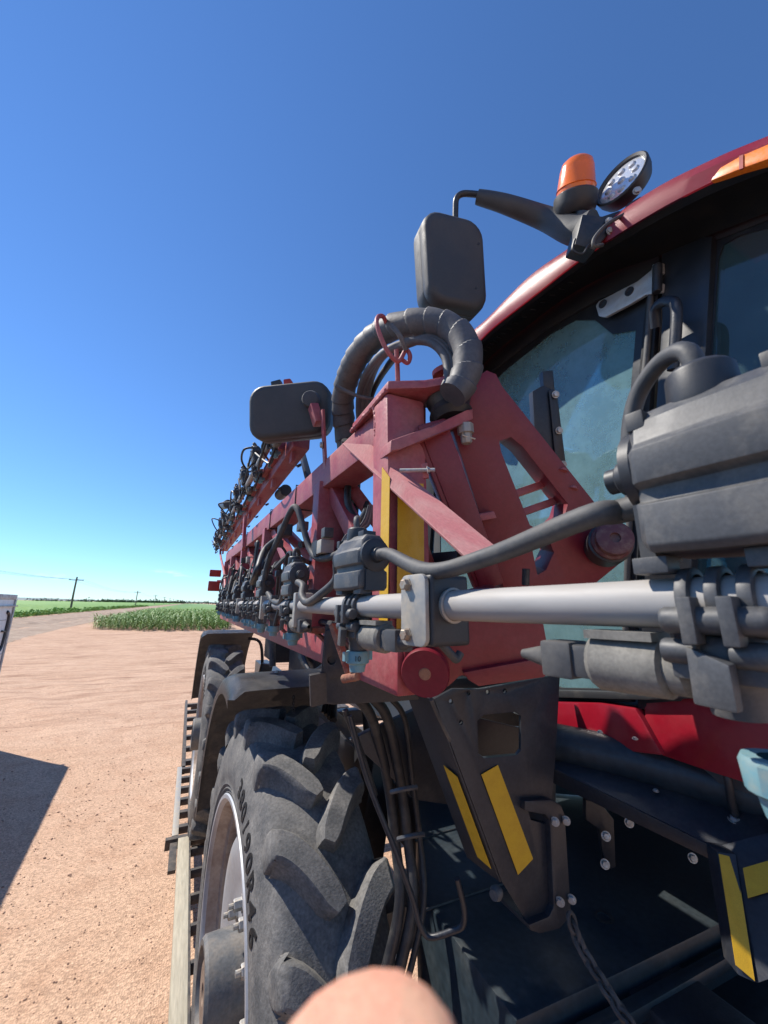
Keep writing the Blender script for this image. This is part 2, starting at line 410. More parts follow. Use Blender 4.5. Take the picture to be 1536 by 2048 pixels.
def ground_material(name, cols, grain, tracks, bumpk):
    m = bpy.data.materials.new(name); m.use_nodes = True
    n, l = m.node_tree.nodes, m.node_tree.links
    b = n['Principled BSDF']; b.inputs['Roughness'].default_value = .95; b.inputs['Specular IOR Level'].default_value = .15
    t = n.new('ShaderNodeTexCoord'); vec = t.outputs['Object']
    def nz(scale, detail=6, mp=None, rough=.6):
        v = vec
        if mp:
            q = n.new('ShaderNodeMapping'); q.inputs['Scale'].default_value = mp[0]; q.inputs['Rotation'].default_value = (0, 0, mp[1]); l.new(vec, q.inputs[0]); v = q.outputs[0]
        a = n.new('ShaderNodeTexNoise'); a.inputs['Scale'].default_value = scale; a.inputs['Detail'].default_value = detail; a.inputs['Roughness'].default_value = rough
        a.inputs['Distortion'].default_value = .4
        l.new(v, a.inputs['Vector']); return a.outputs['Fac']
    def ramp(x, lo, hi):
        r = n.new('ShaderNodeMapRange'); r.inputs['From Min'].default_value = lo; r.inputs['From Max'].default_value = hi; l.new(x, r.inputs['Value']); return r.outputs[0]
    def mixc(f, a, c):
        x = n.new('ShaderNodeMixRGB'); l.new(f, x.inputs['Fac'])
        for k, s in ((1, a), (2, c)):
            if isinstance(s, tuple): x.inputs[k].default_value = (*s, 1)
            else: l.new(s, x.inputs[k])
        return x.outputs[0]
    c = mixc(ramp(nz(.35), .35, .65), cols[0], cols[1])
    c = mixc(ramp(nz(2.2, 8), .48, .75), c, cols[2])
    f = nz(.9, 8, ((.35, 2.6, 1), tracks), .7)
    sx = n.new('ShaderNodeSeparateXYZ'); l.new(vec, sx.inputs[0])
    zone = n.new('ShaderNodeMapRange'); zone.inputs['From Min'].default_value = 7; zone.inputs['From Max'].default_value = 15; l.new(sx.outputs['Y'], zone.inputs['Value'])
    f2 = nz(1.7, 9, ((.22, 3.2, 1), tracks + .35), .75)
    mm_ = n.new('ShaderNodeMath'); mm_.operation = 'MULTIPLY'; l.new(ramp(f, .50, .66), mm_.inputs[0]); l.new(zone.outputs[0], mm_.inputs[1])
    m3_ = n.new('ShaderNodeMath'); m3_.operation = 'MULTIPLY'; l.new(ramp(f2, .54, .66), m3_.inputs[0]); l.new(zone.outputs[0], m3_.inputs[1])
    c = mixc(mm_.outputs[0], c, cols[3]); c = mixc(m3_.outputs[0], c, cols[2])
    vo = n.new('ShaderNodeTexVoronoi'); vo.inputs['Scale'].default_value = grain; l.new(vec, vo.inputs['Vector'])
    sc = n.new('ShaderNodeSeparateColor'); l.new(vo.outputs['Color'], sc.inputs[0])
    hs = n.new('ShaderNodeHueSaturation'); l.new(c, hs.inputs['Color'])
    mr = n.new('ShaderNodeMapRange'); mr.inputs['To Min'].default_value = .72; mr.inputs['To Max'].default_value = 1.22; l.new(sc.outputs[0], mr.inputs['Value']); l.new(mr.outputs[0], hs.inputs['Value'])
    c = mixc(ramp(nz(55, 3), .63, .70), hs.outputs[0], cols[4])
    l.new(c, b.inputs['Base Color'])
    h = n.new('ShaderNodeMath'); h.operation = 'MULTIPLY_ADD'; l.new(nz(24, 8), h.inputs[0]); h.inputs[1].default_value = 1.6; l.new(vo.outputs['Distance'], h.inputs[2])
    h2 = n.new('ShaderNodeMath'); h2.operation = 'MULTIPLY_ADD'; l.new(f, h2.inputs[0]); h2.inputs[1].default_value = 1.5; l.new(h.outputs[0], h2.inputs[2])
    bp = n.new('ShaderNodeBump'); bp.inputs['Strength'].default_value = bumpk; bp.inputs['Distance'].default_value = .03
    l.new(h2.outputs[0], bp.inputs['Height']); l.new(bp.outputs[0], b.inputs['Normal'])
    MATS[name] = m
ground_material('sand', ((.55, .36, .245), (.61, .41, .285), (.50, .31, .205), (.36, .215, .14), (.27, .155, .10)), 64, .12, .42)
ground_material('road_dirt', ((.36, .265, .195), (.42, .32, .235), (.28, .20, .145), (.56, .44, .34), (.20, .14, .10)), 20, math.pi / 2 + .02, .6)
tag(obj('ground', sheet_mesh('ground', V, Fc, 'sand'), loc=(0, 0, 0)), kind='structure')

# dirt road running away beside the poles, with raised crown and ruts
rv, rf = [], []
rys = axis_steps([(33, .5), (80, 1.5), (200, 10), (1500, 0)])
rxs = [-23.4 + .22 * i for i in range(53)]
for y in rys:
    for x in rxs:
        u = (x + 23.4) / 11.44
        e = min(1, min(u, 1 - u) * 8, (y - 33) / 7 + .02)
        w = mn.noise(Vector((.2, y * .05, 1))) * .7
        rut = -.10 * (math.exp(-((x + 20.6 + w) / .5) ** 2) + math.exp(-((x + 18.7 + w) / .5) ** 2) + math.exp(-((x + 15.2 + w * .6) / .6) ** 2))
        berm = .20 * math.exp(-((x + 16.8 + w) / .6) ** 2) + .2 * math.exp(-((x + 22.4) / .6) ** 2)
        rv.append((x + 1.6 * math.exp(-(y - 33) / 14) * u, y, .01 + e * (.10 + rut + berm * (.6 + mn.noise(Vector((x, y * .4, 3)))) + .05 * mn.noise(Vector((x * 1.3, y * .5, 8))))))
k = len(rxs)
rf = [(j * k + i, j * k + i + 1, (j + 1) * k + i + 1, (j + 1) * k + i) for j in range(len(rys) - 1) for i in range(k - 1)]
tag(obj('dirt_road', sheet_mesh('dirt_road', rv, rf, 'road_dirt'), loc=(0, 0, 0)), kind='structure')

# ------------------------------------------------------------------ crops
mat('corn_leaf', (.115, .225, .038), .5, c2=(.19, .31, .065), scale=1.2, lo=.4, hi=.6, fine=(9, .2))
mat('crop_green', (.15, .29, .035), .6, c2=(.21, .34, .06), scale=.6, lo=.4, hi=.65, fine=(3, .25))
mat('weed_green', (.07, .11, .035), .7, c2=(.16, .15, .07), scale=1.5, lo=.45, hi=.6, fine=(5, .25))
for nm in ('corn_leaf', 'crop_green', 'weed_green'):
    MATS[nm].node_tree.nodes['Principled BSDF'].inputs['Transmission Weight'].default_value = 0
def corn_geometry(rng, n_leaf, seg, wide=True):
    V, Fq = [], []
    def quadstrip(A, B):
        b = len(V); V.extend(A + B); n = len(A)
        for i in range(n - 1): Fq.append((b + i, b + i + 1, b + n + i + 1, b + n + i))
    h = rng.uniform(.95, 1.25)
    for a in (0, math.pi / 2):
        dx, dy = .016 * math.cos(a), .016 * math.sin(a)
        quadstrip([(-dx, -dy, 0), (-dx * .4, -dy * .4, h)], [(dx, dy, 0), (dx * .4, dy * .4, h)])
    az = rng.uniform(0, 6.28)
    for i in range(n_leaf):
        t = (i + .6) / n_leaf
        az += math.pi + rng.uniform(-.5, .5)
        L = rng.uniform(.55, .85) * (1.05 - .35 * abs(t - .55)); z0 = h * (.10 + .88 * t)
        up = rng.uniform(.9, 1.25) * (.65 + .5 * t); droop = rng.uniform(.5, 1.1)
        ca, sa = math.cos(az), math.sin(az)
        L1, L2, L3 = [], [], []
        for j in range(seg + 1):
            s = j / seg; out = L * (s * .85); zz = z0 + L * (up * s - droop * s * s * 1.05)
            w = .045 * (1 - s) ** .6 * (.6 + 1.2 * s) + .003
            cx, cy = ca * out, sa * out
            L1.append((cx - sa * w, cy + ca * w, zz + w * .5)); L2.append((cx, cy, zz)); L3.append((cx + sa * w, cy - ca * w, zz + w * .5))
        if wide: quadstrip(L1, L2); quadstrip(L2, L3)
        else: quadstrip(L1, L3)
    return V, Fq
rng = random.Random(11)
corn_meshes = [sheet_mesh('corn_plant', *corn_geometry(rng, 9, 4), 'corn_leaf') for _ in range(8)]
spots = []
row = 0
for i in range(24):
    x = -8.8 + .76 * i
    y = 46.5 + max(0, (-4 - x)) * .9 + rng.uniform(-.9, .9)
    while y < 112:
        spots.append((x + rng.gauss(0, .05), y)); y += rng.uniform(.17, .36) * (1 if y < 70 else 1.5)
spots = [p for p in spots if p[0] / p[1] < .085]
spots.sort(key=lambda p: p[1] + .25 * max(0, -p[0]))
near, far = spots[:300], spots[300:]
for k, (x, y) in enumerate(near):
    o = bpy.data.objects.new('corn_plant', corn_meshes[k % 8])
    place(o, loc=(x, y, -.01)); o.rotation_euler.z = rng.uniform(0, 6.28); s = rng.uniform(.72, 1.12); o.scale = (s, s, s)
    tag(o, 'green corn plant in the front rows of the cornfield beside the bare yard', 'corn plant', 'corn plants along the edge of the cornfield')
variants = [corn_geometry(rng, 6, 3, False) for _ in range(8)]
variants = [(np.array(v), np.array(f)) for v, f in variants]
AV, AF, base = [], [], 0
for k, (x, y) in enumerate(far):
    v, f = variants[k % 8]; a = rng.uniform(0, 6.28); s = rng.uniform(.75, 1.1)
    c, sn = math.cos(a) * s, math.sin(a) * s
    AV.append(np.column_stack((v[:, 0] * c - v[:, 1] * sn + x, v[:, 0] * sn + v[:, 1] * c + y, v[:, 2] * s))); AF.append(f + base); base += len(v)
# beyond the plants one can tell apart: the closed canopy
cx_ = [-9.2 + .38 * i for i in range(90)]; cy_ = axis_steps([(95, .9), (180, 3), (400, 20), (900, 0)])
cv = np.array([(x, y, 1.05 + .28 * math.sin(x * 2 * math.pi / .76) * .4 + .35 * mn.noise(Vector((x * 2.3, y * .8, 1)))) for y in cy_ for x in cx_])
cf = np.array([(j * 90 + i, j * 90 + i + 1, (j + 1) * 90 + i + 1, (j + 1) * 90 + i) for j in range(len(cy_) - 1) for i in range(89)])
AV.append(cv); AF.append(cf + base)
tag(obj('corn_field', sheet_mesh('corn_field', np.vstack(AV).tolist(), np.vstack(AF).tolist(), 'corn_leaf'), loc=(0, 0, 0)),
    'dense rows of green corn filling the field behind its front rows', 'corn', kind='stuff')

# low green crop across the road
fx = axis_steps([(-1800, 200), (-200, 12), (-70, .9), (-25.2, 0)]); fy = axis_steps([(40, .9), (200, 4), (500, 60), (2200, 0)])
fv = [(x, y, min(1, (-25.2 - x) / 1.2) * (.72 + .16 * mn.noise(Vector((x * .9, y * .9, 2))) + .13 * math.sin(x * 8.2)) - .05) for y in fy for x in fx]
k = len(fx)
ff = [(j * k + i, j * k + i + 1, (j + 1) * k + i + 1, (j + 1) * k + i) for j in range(len(fy) - 1) for i in range(k - 1)]
tag(obj('crop_field', sheet_mesh('crop_field', fv, ff, 'crop_green', smooth=False), loc=(0, 0, 0)), 'wide flat field of low green crop across the dirt road', 'crop field', kind='stuff')
def leafy(name, pts, m, lab, cat):
    V, Fq = [], []
    for (x, y, z0, h, w, n) in pts:
        for _ in range(n):
            a = rng.uniform(0, 6.28); r = rng.random() ** .5 * w; px, py = x + r * math.cos(a), y + r * math.sin(a)
            pz = z0 + h * rng.random() * (1 - .6 * (r / w) ** 2); L = h * rng.uniform(.25, .5); b = rng.uniform(0, 6.28)
            q = (math.cos(b) * L * .5, math.sin(b) * L * .5); s = len(V)
            V.extend([(px - q[0], py - q[1], pz), (px + q[1] * .3, py - q[0] * .3, pz + L * .5), (px + q[0], py + q[1], pz + L * .25), (px - q[1] * .3, py + q[0] * .3, pz - L * .1)])
            Fq.append((s, s + 1, s + 2, s + 3))
    return tag(obj(name, sheet_mesh(name, V, Fq, m, smooth=False), loc=(0, 0, 0)), lab, cat, kind='stuff')
pts = []
for _ in range(900):
    y = 45 + 260 * rng.random() ** 1.8
    pts.append((-25.0 - abs(rng.gauss(0, 2.2)), y, 0, rng.uniform(.5, 1.25), rng.uniform(.4, .9), 14))
leafy('crop_edge', pts, 'crop_green', 'leafy green crop plants along the field edge by the poles', 'crop')
pts = []
for _ in range(420):
    y = 40 + 240 * rng.random() ** 1.7
    pts.append((rng.uniform(-25.2, -22.6), y, 0, rng.uniform(.12, .45), rng.uniform(.2, .7), 9))
leafy('verge_weeds', pts, 'weed_green', 'scrubby weeds on the verge between road and poles', 'weeds')
mat('tree_green', (.030, .055, .020), .9, c2=(.05, .08, .03), scale=.05)
pts = []
for _ in range(900):
    y = rng.uniform(1150, 1900); x = rng.choice([rng.uniform(-1500, -700), rng.uniform(-420, 200), rng.uniform(-230, -20)])
    pts.append((x, y, 0, rng.uniform(4, 11), rng.uniform(4, 9), 12))
leafy('treeline', pts, 'tree_green', 'dark line of far trees along the horizon', 'trees')
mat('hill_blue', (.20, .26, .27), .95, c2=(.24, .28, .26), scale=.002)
hv, hf = [], []
for i in range(81):
    x = -7000 + i * 150; z = max(2, 22 + 40 * mn.noise(Vector((x * .0006, 3, 0))) + 10 * mn.noise(Vector((x * .003, 1, 0))))
    hv += [(x, 8200, -20), (x, 8900, z), (x, 10500, -20)]
for i in range(80):
    for j in (0, 1): hf.append((3 * i + j, 3 * i + 3 + j, 3 * i + 4 + j, 3 * i + 1 + j))
tag(obj('hills', sheet_mesh('hills', hv, hf, 'hill_blue'), loc=(0, 0, 0)), kind='structure')

# loose stones and clods on the yard
cl_v, cl_f = [], []
ico = [(0, 0, 1), (.89, 0, .45), (.28, .85, .45), (-.72, .53, .45), (-.72, -.53, .45), (.28, -.85, .45), (.72, .53, -.45), (-.28, .85, -.45), (-.89, 0, -.45), (-.28, -.85, -.45), (.72, -.53, -.45), (0, 0, -1)]
icf = [(0, 1, 2), (0, 2, 3), (0, 3, 4), (0, 4, 5), (0, 5, 1), (1, 6, 2), (2, 7, 3), (3, 8, 4), (4, 9, 5), (5, 10, 1), (6, 7, 2), (7, 8, 3), (8, 9, 4), (9, 10, 5), (10, 6, 1)]
for i in range(9000):
    if i < 60: x, y = rng.gauss(-.9, .35), rng.gauss(7.6, .7); s = rng.uniform(.007, .015)
    else: x = rng.uniform(-7.5, .4); y = 2.6 + 12 * rng.random() ** 1.3; s = rng.uniform(.003, .008) if rng.random() < .96 else rng.uniform(.009, .016)
    b = len(cl_v); z = ground_z(x, y); q = [rng.uniform(.7, 1.3) for _ in range(3)]; a = rng.uniform(0, 6.28); c, sn = math.cos(a), math.sin(a)
    cl_v += [(x + s * (p[0] * q[0] * c - p[1] * q[1] * sn), y + s * (p[0] * q[0] * sn + p[1] * q[1] * c), z + s * .25 + s * p[2] * q[2] * .7) for p in ico]
    cl_f += [tuple(b + j for j in t) for t in icf]
mat('stone', (.46, .30, .21), .9, c2=(.24, .15, .11), scale=3, lo=.45, hi=.55)
tag(obj('gravel', sheet_mesh('gravel', cl_v, cl_f, 'stone', smooth=False), loc=(0, 0, 0)), 'small stones and clods scattered over the sandy yard', 'gravel', kind='stuff')

# ------------------------------------------------------------------ utility poles and their wires
def pole_top(y): return [Vector((-30 + dx, y, 8.75)) for dx in (-1.55, .35, 1.55)]
PY_ = [139, 284, 425, 566, 707, 848, 989, 1130]
words_ = ['beside the near end of the road', 'next along the road behind the tallest pole', 'third along the road', 'fourth along the road', 'fifth along the road', 'sixth along the road', 'seventh along the road', 'eighth along the road']
for k, y in enumerate(PY_):
    p = empty('utility_pole', (-30, y, 0))
    tag(p, 'wooden utility pole with one crossarm, ' + words_[k], 'utility pole', 'utility poles along the dirt road')
    tube('shaft', [(-30, y, -.3), (-30.05, y, 5), (-29.98, y, 9.4)], lambda t: .27 - .08 * t, 'pole_wood', p, n=8, seg=9, loc=(0, 0, 0))
    box('crossarm', (-31.75, y - .19, 8.42), (-28.25, y - .06, 8.60), 'pole_wood', p, .01, loc=(0, 0, 0))
    for t in pole_top(y):
        lathe('insulator', [(0, .03), (.05, .07), (.09, .04), (.13, .08), (.18, .03), (.18, 0)], t + Vector((0, -.12, -.15)), (0, 0, 1), 'insulator', p, 8, loc=(0, 0, 0))
    for sx in (-1, 1):
        bar('brace', (-30 + sx * .12, y - .15, 7.6), (-30 + sx * .95, y - .15, 8.42), .05, .03, 'pole_wood', p, loc=(0, 0, 0))
for k, (a, b) in enumerate(zip([12] + PY_[:-1], PY_)):
    if k > 3: break
    for j in range(3):
        A, B = pole_top(a)[j], pole_top(b)[j]
        P = [A.lerp(B, t / 16) + Vector((0, -.12, .03 - 6.0 * (t / 16) * (1 - t / 16))) for t in range(17)]
        w = tube('power_cable', P, .016, 'wire_metal', seg=5, straight=True, loc=(0, 0, 0))
        tag(w, ['outer', 'middle', 'inner'][j] + ' power cable sagging ' + ['towards the tallest pole', 'between the tallest and the second pole', 'between the second and the third pole', 'between the third and the fourth pole'][k], 'cable', 'power cables along the dirt road')

# ------------------------------------------------------------------ grain elevator far off
g0 = Vector((-640, 1120, 0))
ge = empty('grain_elevator', g0)
tag(ge, 'far grey grain elevator with slender mast on the flat horizon', 'grain elevator')
lathe('bin', [(0, 0), (0, 8), (19, 8), (23, 1.5), (23, 0)], g0, (0, 0, 1), 'bin_grey', ge, 20, loc=(0, 0, 0))
box('leg_tower', g0 + Vector((-3, -3, 18)), g0 + Vector((3, 3, 31)), 'bin_grey', ge, .1, loc=(0, 0, 0))
box('annex', g0 + Vector((-24, -6, 0)), g0 + Vector((-8, 6, 9)), 'bin_grey', ge, .1, loc=(0, 0, 0))
tube('mast', [g0 + Vector((-26, 0, 9)), g0 + Vector((-19, 0, 48))], .7, 'bin_grey', ge, seg=6, loc=(0, 0, 0))

# ------------------------------------------------------------------ white box trailer that throws the shadow on the yard
bx1, by1 = -3.30, 10.85
t = empty('box_trailer', (bx1, by1, 0))
tag(t, 'white panelled box trailer with black lettering, casting a shadow on the yard', 'trailer')
def wb(name, a, b, m, bev=.01, parent=t): return box(name, a, b, m, parent, bev, loc=(0, 0, 0))
wb('body', (bx1 - 2.4, -3.0, .62), (bx1, by1, 2.80), 'box_white', .015)
wb('roof', (bx1 - 2.42, -3.02, 2.803), (bx1 + .02, by1 + .02, 2.90), 'box_trim', .02)
wb('chassis_rail', (bx1 - 2.36, -2.9, .48), (bx1 - .04, by1 - .05, .617), 'box_trim', .01)
wb('corner_post', (bx1 + .003, by1 - .07, .60), (bx1 + .022, by1 + .022, 2.798), 'box_trim', .004)
wb('drip_rail', (bx1 + .003, -3, 2.66), (bx1 + .05, by1 + .06, 2.685), 'box_trim', .004)
for k in range(8):
    wb('batten', (bx1 + .003, -2.98, .86 + k * .22), (bx1 + .007, by1 - .075, .872 + k * .22), 'box_trim', 0)
# black painted letter strokes near the far end
hook = [(by1 - .42, 2.56), (by1 - .30, 2.52), (by1 - .26, 2.40), (by1 - .27, 2.0), (by1 - .34, 1.84), (by1 - .52, 1.80), (by1 - .62, 1.90)]
tube('painted_letter', [(bx1 + .004, y, z) for y, z in hook], .035, 'box_black', t, n=30, seg=6, loc=(0, 0, 0))
bar('painted_letter', (bx1 + .004, by1 - .3, 2.18), (bx1 + .004, by1 - .50, 2.20), .05, .03, 'box_black', t, loc=(0, 0, 0))
for y0 in (.2, 1.2, 7.0):
    for xx in (bx1 - .32, bx1 - 2.1):
        w = empty('wheel', (xx, y0, .46), t)
        lathe('tyre', [(-.12, .26), (-.14, .36), (-.12, .44), (-.08, .46), (.08, .46), (.12, .44), (.14, .36), (.12, .26)], (xx, y0, .46), (1, 0, 0), 'tyre_rubber', w, 28, loc=(0, 0, 0))
        lathe('rim', [(.10, .26), (.06, .24), (.03, .10), (.08, .08), (.08, 0)], (xx, y0, .46), (1, 0, 0), 'rim_silver', w, 20, loc=(0, 0, 0))
t.rotation_euler.z = math.radians(4.7)

# ================================================================== THE SPRAYER
S = empty('field_sprayer', (1.9, 3.2, .47))
tag(S, 'red self-propelled field sprayer with folded boom, parked on a low steel trailer', 'sprayer')
def V3(*a): return Vector(a)

# ------------------------------------------------------------------ wheels (axis along X, outer side towards -X)
DEL = .037
WC = Vector((.443, 1.91, -1.392)); R_T = .926
DECK = WC.z - R_T + .012
def tyre_mesh():
    bm = bmesh.new()
    prof = [(-.165, .578), (-.180, .590), (-.185, .602), (-.182, .607), (-.190, .617), (-.187, .623), (-.194, .634), (-.192, .640), (-.198, .662), (-.199, .69), (-.197, .72), (-.192, .75), (-.184, .78), (-.175, .805), (-.166, .828), (-.156, .845), (-.14, .854), (-.11, .860), (-.07, .864), (0, .868)]
    prof = prof + [(-a, r) for a, r in prof[-2::-1]]
    bm_lathe(bm, prof, (0, 0, 0), (1, 0, 0), 132)
    N = 20
    def rbase(a):
        a = abs(a)
        return .868 - .010 * (a / .14) ** 2 if a < .165 else .850
    for side in (-1, 1):
        for i in range(N):
            th0 = 2 * math.pi * (i + (0 if side < 0 else .5)) / N
            jit = random.uniform(-.006, .006)
            samples = []
            # down over the shoulder, then across the tread with a bend
            samples += [(-.178, .815, .004, 0, .062), (-.178, .838, .010, 0, .074), (-.179, .862, .02, 0, .080), (-.178, .888, .03, 0, .080), (-.172, .909, .05, 0, .076)]
            for t in [0, .08, .2, .34, .48, .62, .76, .88, .95, .985]:
                a = -.162 + .166 * t
                s = .185 * (t ** 1.6)
                w = .078 - .014 * t
                if t > .85: w *= (1 - ((t - .85) / .15) ** 2 * .5)
                samples.append((a, .917 + .009 * math.sin(min(1, t * 2.2) * 1.57), None, s, w))
            rings = []
            for k, (a, rt, hh, s, w) in enumerate(samples):
                k2 = min(k + 1, len(samples) - 1); k1 = max(k - 1, 5 if k > 5 else 0)
                da, ds = samples[k2][0] - samples[k1][0], samples[k2][3] - samples[k1][3]
                if k < 6: da, ds = 1, .12
                L = math.hypot(da, ds) or 1
                na, ns = -ds / L, da / L
                rb = (rbase(a) - .012) if hh is None else rt - .03
                ring = []
                for off, q in ((-.5 - .20, 0), (-.5 - .05, .70), (-.5 + .02, .93), (-.5 + .10, 1), (.5 - .10, 1), (.5 - .02, .93), (.5 + .05, .70), (.5 + .20, 0)):
                    aa = a + na * off * w; ss = s + ns * off * w
                    if hh is not None: aa, ss = a + (.035 * (1 - q)), s + off * w
                    r = rb + (rt - rb) * q if hh is None else rt - (.0 if q > .5 else .035)
                    r = r + jit * q * .4
                    th = th0 + (ss + jit) / .9
                    ring.append(bm.verts.new((-side * aa, -r * math.sin(th), r * math.cos(th))))
                rings.append(ring)
            for A, B in zip(rings[:-1], rings[1:]):
                for k in range(7): bm.faces.new((A[k], A[k + 1], B[k + 1], B[k]))
            bm.faces.new(rings[-1])
    return finish(bm, 'tyre', 'tyre_rubber', sharp=38)
TYRE = tyre_mesh()
def lmesh(name, prof, m, seg=64, sharp=35):
    bm = bmesh.new(); bm_lathe(bm, prof, (0, 0, 0), (1, 0, 0), seg); return finish(bm, name, m, sharp=sharp)
RIM = lmesh('rim', [(-.166, .576), (-.184, .592), (-.190, .588), (-.186, .576), (-.172, .562), (-.150, .556), (-.130, .545), (-.122, .520), (-.02, .508), (.06, .505), (.12, .53), (.14, .56), (.175, .575)], 'rim_dusty')
FLANGE = lmesh('rim_flange', [(-.172, .585), (-.188, .599), (-.194, .595), (-.194, .581), (-.184, .569), (-.176, .566)], 'rim_silver')
DISC = lmesh('disc', [(-.02, .506), (-.085, .49), (-.125, .43), (-.130, .36), (-.112, .29), (-.102, .25), (-.102, .17), (-.102, .10)], 'rim_silver')
HUB = lmesh('hub', [(-.10, .172), (-.11, .158), (-.235, .155), (-.247, .145), (-.247, .128), (-.230, .122)], 'hub_grey', 48)
HUBF = lmesh('hub_face', [(-.231, .124), (-.231, .09), (-.237, .085), (-.237, .03), (-.231, .025), (-.231, 0)], 'hub_face', 40)
bmn = bmesh.new()
bm_lathe(bmn, [(0, .030), (-.006, .030), (-.006, .021), (-.034, .021), (-.038, .017)], (0, 0, 0), (1, 0, 0), 6)
bm_lathe(bmn, [(-.03, .010), (-.056, .010), (-.058, 0)], (0, 0, 0), (1, 0, 0), 10)
NUT = finish(bmn, 'wheel_nut', 'zinc', sharp=25)
def letters(text, th_a, th_b, radius, height):
    """raised characters round the sidewall, read clockwise from outside"""
    bm = bmesh.new()
    for i, ch in enumerate(text):
        cu = bpy.data.curves.new('glyph', 'FONT'); cu.body = ch; cu.size = height * 1.4; cu.extrude = .0022; cu.align_x = 'CENTER'; cu.offset = .0016
        tmp = bpy.data.objects.new('glyph', cu); COL.objects.link(tmp)
        dg = bpy.context.evaluated_depsgraph_get(); me = bpy.data.meshes.new_from_object(tmp.evaluated_get(dg))
        th = th_a + (th_b - th_a) * i / (len(text) - 1)
        b2 = bmesh.new(); b2.from_mesh(me); vmap = {}
        for v in b2.verts:
            x, y = v.co.x, v.co.y - height * .5
            r = radius + y; a = th + x / radius
            sag = (np.interp(r, [.662, .69, .72, .75, .78, .805, .828], [-.198, -.199, -.197, -.192, -.184, -.175, -.166])) - .0005
            vmap[v.index] = bm.verts.new((sag - v.co.z, -r * math.sin(a), r * math.cos(a)))
        for f in b2.faces:
            try: bm.faces.new([vmap[v.index] for v in f.verts])
            except ValueError: pass
        b2.free(); bpy.data.objects.remove(tmp); bpy.data.curves.remove(cu); bpy.data.meshes.remove(me)
    return finish(bm, 'sidewall_lettering', 'letter_black', smooth=False)
def ang(px, py):
    p = Matrix.Rotation(-DEL, 3, 'Z') @ (AX(px, py, WC.x - .19) - WC); return math.atan2(-p.y, p.z)
LET = letters('380/90R46', ang(487, 1528), ang(511, 1852), .724, .064)
def wheel(c, turn, lab, DEL=DEL):
    Rz = Matrix.Rotation(DEL, 3, 'Z')
    w = empty('wheel', c + V3(0, 0, H), S)
    for nm, me in (('tyre', TYRE), ('rim', RIM), ('rim_flange', FLANGE), ('disc', DISC), ('hub', HUB), ('hub_face', HUBF), ('sidewall_lettering', LET)):
        o = obj(nm, me, w, c + V3(0, 0, H))
        o.rotation_euler = (0 if nm == 'sidewall_lettering' else turn, 0, DEL)
    for k in range(10):
        a = 2 * math.pi * (k + .37) / 10
        o = obj('wheel_nut', NUT, w, c + Rz @ V3(-.102, -.212 * math.sin(a), .212 * math.cos(a)) + V3(0, 0, H)); o.rotation_euler.z = DEL
    tag(w, lab)
    return w
wheel(WC, math.radians(2.5), 'big lugged front tyre on silver rim, lettered 380/90R46')
WR = WC + V3(-.02, 3.22, 0)
wheel(WR, math.radians(9), 'lugged rear tyre behind its black mudguard', 0)

# ------------------------------------------------------------------ mudguards
def fender(c, dx0, dx1, R, a0, a1, flare, nm='fender'):
    """thin curved plastic guard wrapped over the back of a wheel"""
    bm = bmesh.new(); n = 30
    prof = [(dx0, -.085), (dx0 - .004, -.05), (dx0 + .012, -.018), (dx0 + .05, -.002), (dx0 + .11, .0), (dx1 - .03, .004), (dx1, .0)]
    rows = []
    for i in range(n + 1):
        a = math.radians(a0 + (a1 - a0) * i / n)
        row = []
        for dx, dr in prof:
            aa = a + math.radians(flare) * max(0, 1 - i / 4) * (-1 if -.01 > dr > -.03 else 1.3 if dr < -.01 else -.2)
            row.append(bm.verts.new((dx, -(R + dr) * math.cos(aa), (R + dr) * math.sin(aa))))
        rows.append(row)
    for A, B in zip(rows[:-1], rows[1:]):
        for k in range(len(prof) - 1): bm.faces.new((A[k], A[k + 1], B[k + 1], B[k]))
    geom = list(bm.faces)
    me = bmesh.ops.solidify(bm, geom=geom, thickness=.006)
    me_ = finish(bm, nm, 'fender_plastic', sharp=50)
    me_.materials.append(MATS['fender_mud'])
    for p in me_.polygons:
        cc = p.center; out = V3(0, cc.y, cc.z).normalized()
        if p.normal.dot(out) < -.35 or (p.normal.x > .5 and cc.x < dx0 + .03): p.material_index = 1
    return me_
FEN = fender(WC, -.265, .36, 1.085, 79, 172, 2)
f1 = obj('fender', FEN, S, WC + V3(0, 0, H)); tag(f1, 'black front mudguard, muddy inside')
f2 = obj('fender', FEN, S, WR + V3(0, 0, H)); tag(f2, 'black rear mudguard, muddy inside')
for c in (WC, WR):
    for dx in (-.05, .2):
        bolt(c + V3(dx, .02, 1.088), (0, 0, 1), .010, parent=S)
    tube('fender_stay', [c + V3(.26, .1, .98), c + V3(.42, .1, .90), c + V3(.48, .15, .4), c + V3(.48, .1, .0)], .018, 'black_paint', S, n=18)

